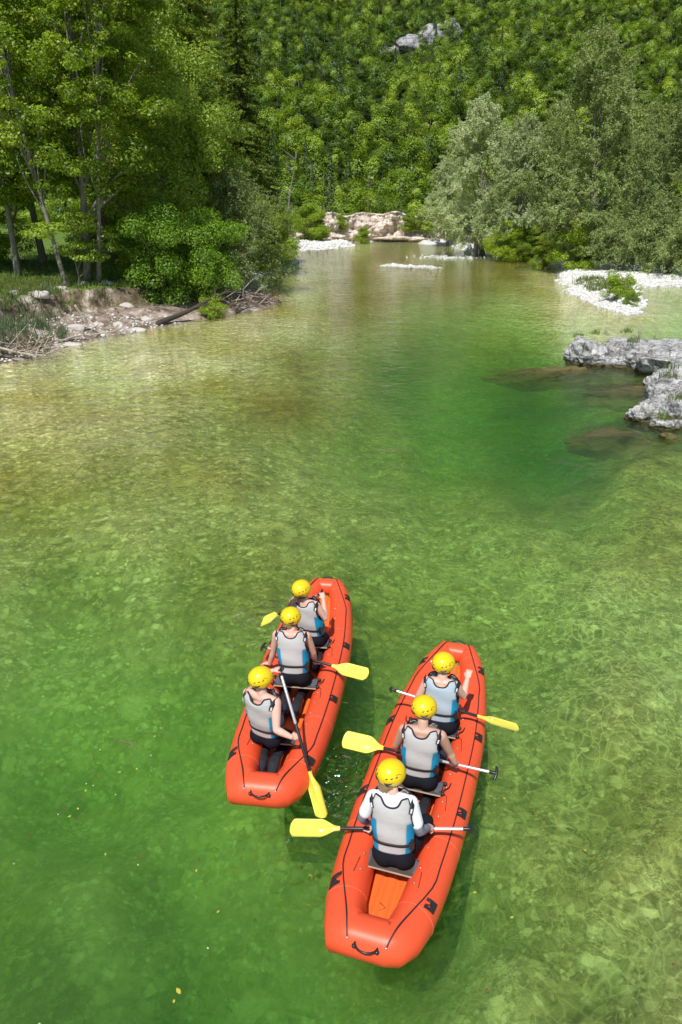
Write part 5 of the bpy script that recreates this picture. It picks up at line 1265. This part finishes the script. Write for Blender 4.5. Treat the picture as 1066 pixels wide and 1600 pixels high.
# far pale cliff with an undercut foot
def cliff():
    a, b = Vector(W(462, 377.5)), Vector(W(690, 376)); d = (b - a); L = d.length; u = d.normalized(); nrm = Vector((u.y, -u.x, 0))
    nx, nz = 240, 46; V = []
    for j in range(nz):
        h = j / (nz - 1)
        for i in range(nx):
            s = i / (nx - 1); top = 3.9 + .5 * float(vn([s * 9], [3.0], seed=3)[0]) - 2.2 * max(0, (s - .8) / .2) - 1.6 * max(0, (.16 - s) / .16)
            V.append((s, h, top))
    V = np.array(V); s, h, top = V.T; z = -.6 + (top + .6) * h
    off = -1.0 * h ** 1.3 + 2.3 * fbm(s * L * .20, z * .35, oct=6, seed=61, gain=.6) + .6 * (1 - np.abs(fbm(s * L * .6, z * .25, oct=3, seed=68)) * 3) + .5 * np.exp(-((z - .75) / .28) ** 2) - .55 * sstep(.45, .0, z) + .25 * np.round(z * 1.6) / 1.6 * .2
    off = off + .35 * sstep(.90, .97, h); z = z + .25 * fbm(s * L * .8, z * .8, oct=3, seed=65) * (h > .9)
    P = np.stack([a.x + u.x * s * L + nrm.x * (off + .9), a.y + u.y * s * L + nrm.y * (off + .9), z], 1)
    back = P[-nx:].copy(); back[:, 1] += 3; back[:, 2] -= .3; P = np.concatenate([P, back]); r = nz + 1
    i = np.arange(r * nx).reshape(r, nx); F = np.stack([i[:-1, :-1], i[:-1, 1:], i[1:, 1:], i[1:, :-1]], -1).reshape(-1, 4)
    o = link('river_cliff', mesh_np('river_cliff', P, F, M_cliff)); tag(o, 'pale pinkish eroded cliff with undercut foot at the far bend of the river', 'cliff')
cliff()
# boulders in the far cliff foot
for i, (px, zz, r) in enumerate([(478, .1, (3.2, 1.0, .9)), (510, .1, (2.2, .9, .6)), (618, .45, (3.6, 1.3, .35)), (655, .3, (3.0, 1.1, .4))]):
    x, y = at(px, 377.3); rock('rock_slab', (x, y + .2, zz), r, 80 + i, M_cliff, sub=4, label=['grey slab at the left foot of the cliff', 'smaller slab right of the left one under the cliff', 'pale layered slab overhanging the water near the cliff middle', 'pale slab at the right end of the cliff foot'][i], group='slabs at the foot of the cliff')
# grey rock faces on the hillside
for i, (cx, cy, rx, ry) in enumerate(cliffs[:1]):
    for k, (dx, dy, rr, lb) in enumerate([(-8, 4, (3.6, 2.0, 2.2), 'left grey rock face high on the wooded hillside'), (-2.5, 5, (4.0, 2.4, 2.6), 'grey rock face high on the hillside, second from left'), (3.2, 6, (3.8, 2.4, 3.0), 'tallest grey rock face high on the wooded hillside'), (8, 7, (3.2, 2.0, 2.8), 'rightmost rock face of the group high on the hillside')]):
        x, y = cx + dx, cy + dy; rock('rock_face', (x, y, gz(x, y) + .4), rr, 90 + k, M_grc, sub=4, amp=.4, label=lb, cat='cliff', group='grey rock faces on the hillside')
for i, (x, y, lb) in enumerate([(36, 262, 'small pale rock face right of the rock group on the hillside'), (90, 262, 'pale rock face near the top right corner'), (-28, 172, 'small pale rock face left, lower on the hillside')]):
    rock('rock_face', (x, y, gz(x, y) + 2.0), (1.8, 1.5, 2.6), 97 + i, M_grc, sub=4, amp=.4, label=lb, cat='cliff', group='grey rock faces on the hillside')

# pebbles on the bars: countless, one object
def pebbles(name, polys, n, size, seed, zmin=-.1, zmax=.7, cond=None):
    rng = np.random.default_rng(seed); P = []
    g_ = (1 + 5 ** .5) / 2; U = np.array([(-1, g_, 0), (1, g_, 0), (-1, -g_, 0), (1, -g_, 0), (0, -1, g_), (0, 1, g_), (0, -1, -g_), (0, 1, -g_), (g_, 0, -1), (g_, 0, 1), (-g_, 0, -1), (-g_, 0, 1)]) / 1.9
    FU = np.array([(0, 11, 5), (0, 5, 1), (0, 1, 7), (0, 7, 10), (0, 10, 11), (1, 5, 9), (5, 11, 4), (11, 10, 2), (10, 7, 6), (7, 1, 8), (3, 9, 4), (3, 4, 2), (3, 2, 6), (3, 6, 8), (3, 8, 9), (4, 9, 5), (2, 4, 11), (6, 2, 10), (8, 6, 7), (9, 8, 1)])
    pts = []
    for q in polys:
        q_ = np.array(q); lo, hi = q_.min(0) - 1.0, q_.max(0) + 1.0; k = int(n * 4 / len(polys))
        X = rng.uniform(lo[0], hi[0], k); Y = rng.uniform(lo[1], hi[1], k); d, ins = poly_sd(X, Y, q); ok = ins | (d < .7)
        pts.append(np.stack([X[ok], Y[ok]], 1)[:int(n / len(polys))])
    pts = np.concatenate(pts); Z = height(pts[:, 0], pts[:, 1]); ok = (Z > zmin) & (Z < zmax); pts, Z = pts[ok], Z[ok]
    Vs = []; Fs = []
    for i, (p, z) in enumerate(zip(pts, Z)):
        s = size * rng.lognormal(0, .4) * (1 + p[1] * .006); a = rng.uniform(0, 6.28); v = U * (1 + rng.uniform(-.18, .18, (len(U), 1))) * np.array([s, s * rng.uniform(.6, 1), s * rng.uniform(.4, .7)])
        ca, sa = math.cos(a), math.sin(a); Vs.append(np.stack([v[:, 0] * ca - v[:, 1] * sa + p[0], v[:, 0] * sa + v[:, 1] * ca + p[1], v[:, 2] + z + s * .2], 1)); Fs.append(FU + i * len(U))
    o = link(name, mesh_np(name, np.concatenate(Vs), np.concatenate(Fs), M_peb)); tag(o, kind='stuff'); return o
pebbles('gravel_bar_stones', ISL[:1], 12000, .048, 3)
pebbles('far_gravel_stones', ISL[1:2], 2500, .075, 4)
pebbles('mid_river_stones', [ISL[2]], 500, .05, 6)
BK = [tuple(W(*p)[:2]) for p in [(-40, 575), (90, 548), (160, 530), (250, 515), (252, 505), (160, 515), (60, 515), (-40, 530)]]
pebbles('bank_foot_stones', [BK], 1100, .04, 5, -.15, .9)

# grass: countless blades
def grass(name, pts, h, m, seed, blades=9, spread=.12, lean=.35, wid=.012):
    rng = np.random.default_rng(seed); pts = np.asarray(pts); n = len(pts) * blades
    B = np.repeat(pts, blades, 0) + np.concatenate([rng.normal(size=(n, 2)) * spread, np.zeros((n, 1))], 1)
    H = h * rng.uniform(.5, 1.3, n); a = rng.uniform(0, 6.283, n); L = rng.normal(size=(n, 2)) * lean
    wv = np.stack([np.cos(a), np.sin(a), np.zeros(n)], 1) * (wid * rng.uniform(.7, 1.5, n))[:, None]
    T = B + np.stack([L[:, 0] * H, L[:, 1] * H, H], 1); M_ = B + np.stack([L[:, 0] * H * .3, L[:, 1] * H * .3, H * .6], 1)
    V = np.stack([B - wv, B + wv, M_ + wv * .8, T, M_ - wv * .8], 1).reshape(-1, 3)
    i = np.arange(n)[:, None] * 5; F = np.concatenate([i + np.array([[0, 1, 2, 4]])], 0); F2 = i + np.array([[4, 2, 3, 3]])
    me = bpy.data.meshes.new(name); faces = [tuple(f) for f in F.tolist()] + [tuple(f[:3]) for f in F2.tolist()]
    me.from_pydata(V.tolist(), [], faces); me.materials.append(m); o = link(name, me); tag(o, kind='stuff'); return o
def area_pts(poly, n, seed, zlo, zhi):
    rng = np.random.default_rng(seed); q = np.array(poly); lo, hi = q.min(0), q.max(0); X = rng.uniform(lo[0], hi[0], n * 3); Y = rng.uniform(lo[1], hi[1], n * 3)
    d, ins = poly_sd(X, Y, poly); X, Y = X[ins][:n], Y[ins][:n]; Z = height(X, Y); ok = (Z > zlo) & (Z < zhi) & (fbm(X * .7, Y * .7, seed=seed) > -.25); return np.stack([X[ok], Y[ok], Z[ok] - .02], 1)
PW = lambda L, z=0: [tuple(W(px, py, z)[:2]) for px, py in L]
spit = PW([(890, 447), (925, 440), (975, 450), (1000, 466), (985, 474), (950, 470), (915, 458)])
grass('spit_grass', area_pts(spit, 420, 1, .05, 2), .36, M_grassb, 1, 8, .10, .3, .014)
grass('bank_rushes', area_pts(PW([(-30, 560), (60, 545), (110, 515), (60, 470), (-30, 470)], .6), 900, 2, .1, 1.6), .5, M_rush, 2, 8, .12, .4, .013)
grass('meadow_grass', area_pts([(-45, 36), (-11.5, 36), (-7, 42), (-7.5, 55), (-9, 70), (-45, 70)], 7000, 3, .9, 3), .22, M_grassb, 3, 6, .16, .4, .014)
grass('bank_edge_grass', area_pts([(-26, 30), (-13.5, 32), (-10.5, 37), (-8, 43), (-11, 46), (-26, 37)], 3200, 4, .7, 3), .26, M_grassb, 4, 7, .12, .5, .012)
grass('far_bank_grass', area_pts([(14, 96), (17, 86), (21, 77), (28, 67), (45, 68), (30, 100)], 3200, 5, .25, 3), .35, M_grassb, 5, 6, .25, .4, .03)
grass('rock_grass', [(x + random.uniform(-.25, .25), y + random.uniform(-.2, .2), z) for (px, py, z) in [(905, 527, .5), (935, 522, .75), (975, 520, .85), (990, 535, .9), (1045, 590, .7), (1030, 655, .45), (1058, 625, .6), (1050, 575, .8), (940, 545, .5)] for (x, y) in [at(px, py, z)] for _ in range(9)], .22, M_grassb, 6, 7, .06, .5, .008)
def strawtuft(px, py, z, h, seed, lb):
    rng = random.Random(seed); x, y = at(px, py, z); mb = MB()
    for k in range(7): dx = rng.uniform(-.25, .45); mb.add(*tube([(0, 0, -.1), (dx * .4 * h, 0, h * .5), (dx * h, rng.uniform(-.1, .1), h * rng.uniform(.8, 1.1))], [.008, .006, .003], 4, caps=False))
    o = mb.obj('dry_stalks', M_drift); o.location = (x, y, z); tag(o, lb, 'plant', 'dry stalks on the outcrop')
strawtuft(998, 528, .8, .55, 1, 'upright dry stalks on the crest of the grey outcrop'); strawtuft(1022, 530, .85, .6, 2, 'dry stalks slanting right on the crest of the grey outcrop')

# driftwood and roots on the left bank
def branchy(name, pts, r0, r1, seed, m, label, cat='branch', group=None, sub=6, sl=(.5, 1.4), bare=True):
    rng = random.Random(seed); o = None; path = catmull(pts, 5); mb = MB(); mb.add(*tube(path, list(np.linspace(r0, r1, len(path))), 8))
    root = empty(name, path[0], label=label, cat=cat, group=group); base = Vector(path[0]); mb.v = [tuple(Vector(p) - base) for p in mb.v]; mb.obj('stem', m, root)
    if sub:
        mb = MB()
        for k in range(sub):
            i = rng.randint(len(path) // 3, len(path) - 2); p = Vector(path[i]) - base; L = rng.uniform(*sl); d = Vector((rng.uniform(-1, 1), rng.uniform(-1, 1), rng.uniform(-.1, 1))).normalized(); d = (d + (Vector(path[i + 1]) - Vector(path[i])).normalized() * .8).normalized()
            mid = p + d * L * .5 + Vector((rng.uniform(-.1, .1),) * 3); mb.add(*tube([p, mid, p + d * L], [r1 * 1.2, r1, r1 * .4], 5))
            for _ in range(2): e = mid + Vector((rng.uniform(-1, 1), rng.uniform(-1, 1), rng.uniform(-.3, .8))) * L * .3; mb.add(*tube([mid, e], [r1 * .7, r1 * .3], 4))
        tag(mb.obj('twig', m, root), kind='stuff')
    return root
g = lambda px, py, z: tuple(W(px, py, z))
branchy('fallen_log', [g(248, 505, .12), g(290, 488, .45), g(325, 470, .9), g(388, 441, 1.5)], .15, .04, 1, M_barkd, 'dark fallen log lying from the waterline up across the brush', 'log', sub=7)
branchy('driftwood_branch', [g(118, 478, 1.3), g(128, 492, .9), g(142, 503, .6), g(152, 514, .35)], .06, .03, 2, M_drift, 'pale curved root running down the eroded bank', 'root', sub=3, sl=(.3, .7))
branchy('driftwood_branch', [g(96, 533, .12), g(120, 525, .2), g(150, 522, .22), g(178, 518, .25)], .05, .025, 3, M_drift, 'pale driftwood branch lying along the foot of the left bank', 'branch', sub=4, sl=(.4, .9))
for i, (px, py, lb) in enumerate([(10, 545, 'tangle of dead branches at the lower left bank, nearest the left edge'), (35, 552, 'grey dead branches reaching over the water at the left')]):
    p = W(px, py, .35); branchy('dead_branches', [tuple(p + Vector((-1.2, .4, .2))), tuple(p), tuple(p + Vector((1.3, -.3, -.05)))], .05, .02, 10 + i, M_drift, lb, 'branch', sub=16, sl=(.5, 1.3))
def brushpile(px, py, label, seed, n, R, m):
    rng = random.Random(seed); c = W(px, py, .1); root = empty('brush_pile', c, label=label, cat='brush')
    for part, mm, k in (('twig', m, n), ('branch', M_drift, n // 6)):
        mb = MB()
        for _ in range(k):
            p = Vector((rng.gauss(0, R * .55), rng.gauss(0, R * .3), abs(rng.gauss(0, .28)))); a = rng.uniform(0, 6.28); L = rng.uniform(.35, 1.1) * (1.3 if part == 'branch' else 1)
            q = p + Vector((math.cos(a) * L, math.sin(a) * L * .6, rng.uniform(-.2, .6) * L)); mb.add(*tube([p, p.lerp(q, .5) + Vector((0, 0, rng.uniform(-.1, .12))), q], [.018, .014, .006] if part == 'twig' else [.035, .028, .012], 4, caps=False))
        tag(mb.obj(part, mm, root), kind='stuff')
brushpile(385, 474, 'reddish brown brush pile at the tip of the left bank', 5, 330, 2.0, M_twig)
brushpile(345, 482, 'low heap of dead twigs under the fallen log', 6, 150, 1.6, M_twig)
brushpile(20, 552, 'heap of brown twigs at the waterline by the left edge', 7, 170, 1.5, M_twig)
branchy('bare_branches', [g(300, 420, 1.6), g(330, 417, 1.8), g(365, 412, 2.1)], .06, .025, 22, M_drift, 'pale bare branches sticking out of the bright bushes over the water', 'branch', sub=14, sl=(.8, 2.2))
# roots hanging from the bank edge: countless
rng = random.Random(8); mb = MB()
for k in range(260):
    px = rng.uniform(10, 250); x, y = at(px, rng.uniform(455, 500), 1.2); z = gz(x, y)
    if z < .35 or z > 1.7: continue
    d = Vector((rng.uniform(-.25, .3), rng.uniform(-.5, -.1), 0)); L = rng.uniform(.3, .9)
    p0 = Vector((x, y, z + .03)); p2 = p0 + d * L; p2.z = gz(p2.x, p2.y) + .04; mb.add(*tube([p0, p0.lerp(p2, .5) + Vector((rng.uniform(-.1, .1), 0, .05)), p2], [.02, .015, .008], 4, caps=False))
tag(mb.obj('exposed_roots', M_twig), kind='stuff')
for i in range(16):
    px = [30, 48, 66, 82, 100, 118, 136, 152, 170, 186, 200, 214, 228, 60, 110, 160][i]; py = [500, 515, 500, 520, 488, 505, 480, 500, 478, 498, 483, 500, 490, 530, 520, 512][i]
    x, y = at(px, py, .5); rock('bank_stone', (x, y, gz(x, y)), (.28 + .12 * (i % 3), .22, .2), 120 + i, simple('bank_stone', (.52, .47, .42), .9, .3, 3, .5, .02, .2) if i == 0 else bpy.data.materials['bank_stone'], sub=3, amp=.4, label='pale stone half buried in the eroded left bank', group='stones in the eroded left bank')

# whitewater: real low foam lumps
M_foam = simple('white_foam', (.85, .87, .87), .8, .04, 20, .4, .005, .2)
def foam(name, c, R, n, s, seed, sq=(1, .4)):
    rng = random.Random(seed); mb = MB()
    for _ in range(n):
        x, y = rng.gauss(0, R * sq[0]), rng.gauss(0, R * sq[1]); r = s * rng.uniform(.4, 1.3)
        mb.add(*ell((c[0] + x, c[1] + y, .004), (r * rng.uniform(.8, 2.5), r * .8, r * .35), Matrix.Rotation(rng.uniform(-.5, .5), 3, 'Z'), 7, 4))
    tag(mb.obj(name, M_foam), kind='stuff')
x, y = at(705, 402); foam('riffle_foam', (x, y), 2.0, 130, .085, 1, (1, .7))
x, y = at(680, 400); foam('riffle_foam', (x, y), 1.4, 40, .06, 2, (1, .7))
p = Matrix.Rotation(A1, 3, 'Z') @ Vector((.55, -1.95, 0)) + C1; foam('paddle_splash', (p.x + .08, p.y + .05), .09, 34, .0032, 3, (1, 1))
x, y = at(535, 1205); foam('paddle_splash', (x, y), .13, 16, .0035, 4, (1.0, 1.3))
x, y = at(428, 973); foam('paddle_splash', (x, y), .07, 40, .004, 5, (1, .5))
# things floating
def leafy(px, py, s, m, lb, grp, i):
    x, y = at(px, py); rg = random.Random(i * 31 + 5); a = rg.uniform(0, 6.28); ca, sa = math.cos(a), math.sin(a); mb = MB()
    prof = [(-1, 0), (-.5, .36), (0, .5), (.5, .34), (1, 0), (.5, -.34), (0, -.5), (-.5, -.36)]
    top = [(u * s, v * s, .004 + .1 * s * abs(v)) for u, v in prof]; bot = [(u * s, v * s, .0015 + .1 * s * abs(v)) for u, v in prof]
    mb.add(top + bot, [tuple(range(8)), tuple(range(15, 7, -1))] + [(k, k + 8, (k + 1) % 8 + 8, (k + 1) % 8) for k in range(8)])
    o = mb.obj('floating_leaf', m, smooth=False); o.location = (x, y, .002); o.rotation_euler = (0, 0, a); tag(o, lb, 'leaf', grp)
M_ly = simple('yellow_leaf', (.52, .44, .05), .5, .2, 20); M_lb = simple('brown_leaf', (.16, .07, .03), .6, .3, 20); M_lw = simple('pale_petal', (.75, .72, .55), .6, .1, 20)
YL = [(187, 1207), (214, 1202), (109, 1276), (122, 1264), (242, 1151), (341, 1425), (307, 1361), (134, 1236), (742, 1395), (800, 1434), (914, 1329), (788, 1248), (272, 1565), (165, 1335)]
BL = [(150, 1212), (140, 1202), (147, 1186), (227, 1146), (239, 1147), (100, 1262), (133, 1269), (121, 1281), (310, 1344), (118, 1233), (218, 1340), (925, 1338), (850, 1281), (973, 1294), (1052, 1507), (760, 1547), (833, 1273), (46, 1305)]
WL = [(135, 1225), (146, 1228), (181, 1242), (91, 1273), (251, 1138), (325, 1482), (216, 1352), (157, 1172), (236, 1181), (328, 1114), (62, 1600), (22, 1350), (107, 974), (380, 960)]
for i, (px, py) in enumerate(YL): leafy(px, py, .017, M_ly, 'small yellow leaf floating on the green water', 'yellow leaves floating on the water', i)
for i, (px, py) in enumerate(BL): leafy(px, py, .020, M_lb, 'small brown leaf floating on the green water', 'brown leaves floating on the water', 50 + i)
for i, (px, py) in enumerate(WL): leafy(px, py, .010, M_lw, 'tiny pale petal floating on the green water', 'pale petals floating on the water', 90 + i)
leafy(279, 1549, .032, M_ly, 'larger yellow leaf floating alone near the bottom of the picture', None, 200)
p0 = [W(*q, .006) for q in [(180, 1154), (195, 1160), (208, 1163), (214, 1168), (208, 1178), (203, 1184)]]
tw = MB().add(*tube(p0, [.004, .006, .006, .005, .004, .003], 6)); tw.add(*tube([W(195, 1160, .006), W(212, 1157, .008)], [.005, .002], 5)).add(*tube([W(203, 1163, .006), W(190, 1175, .006)], [.004, .002], 5))
tag(tw.obj('floating_twig', M_twig), 'forked brown twig floating among leaves left of the far raft', 'twig')
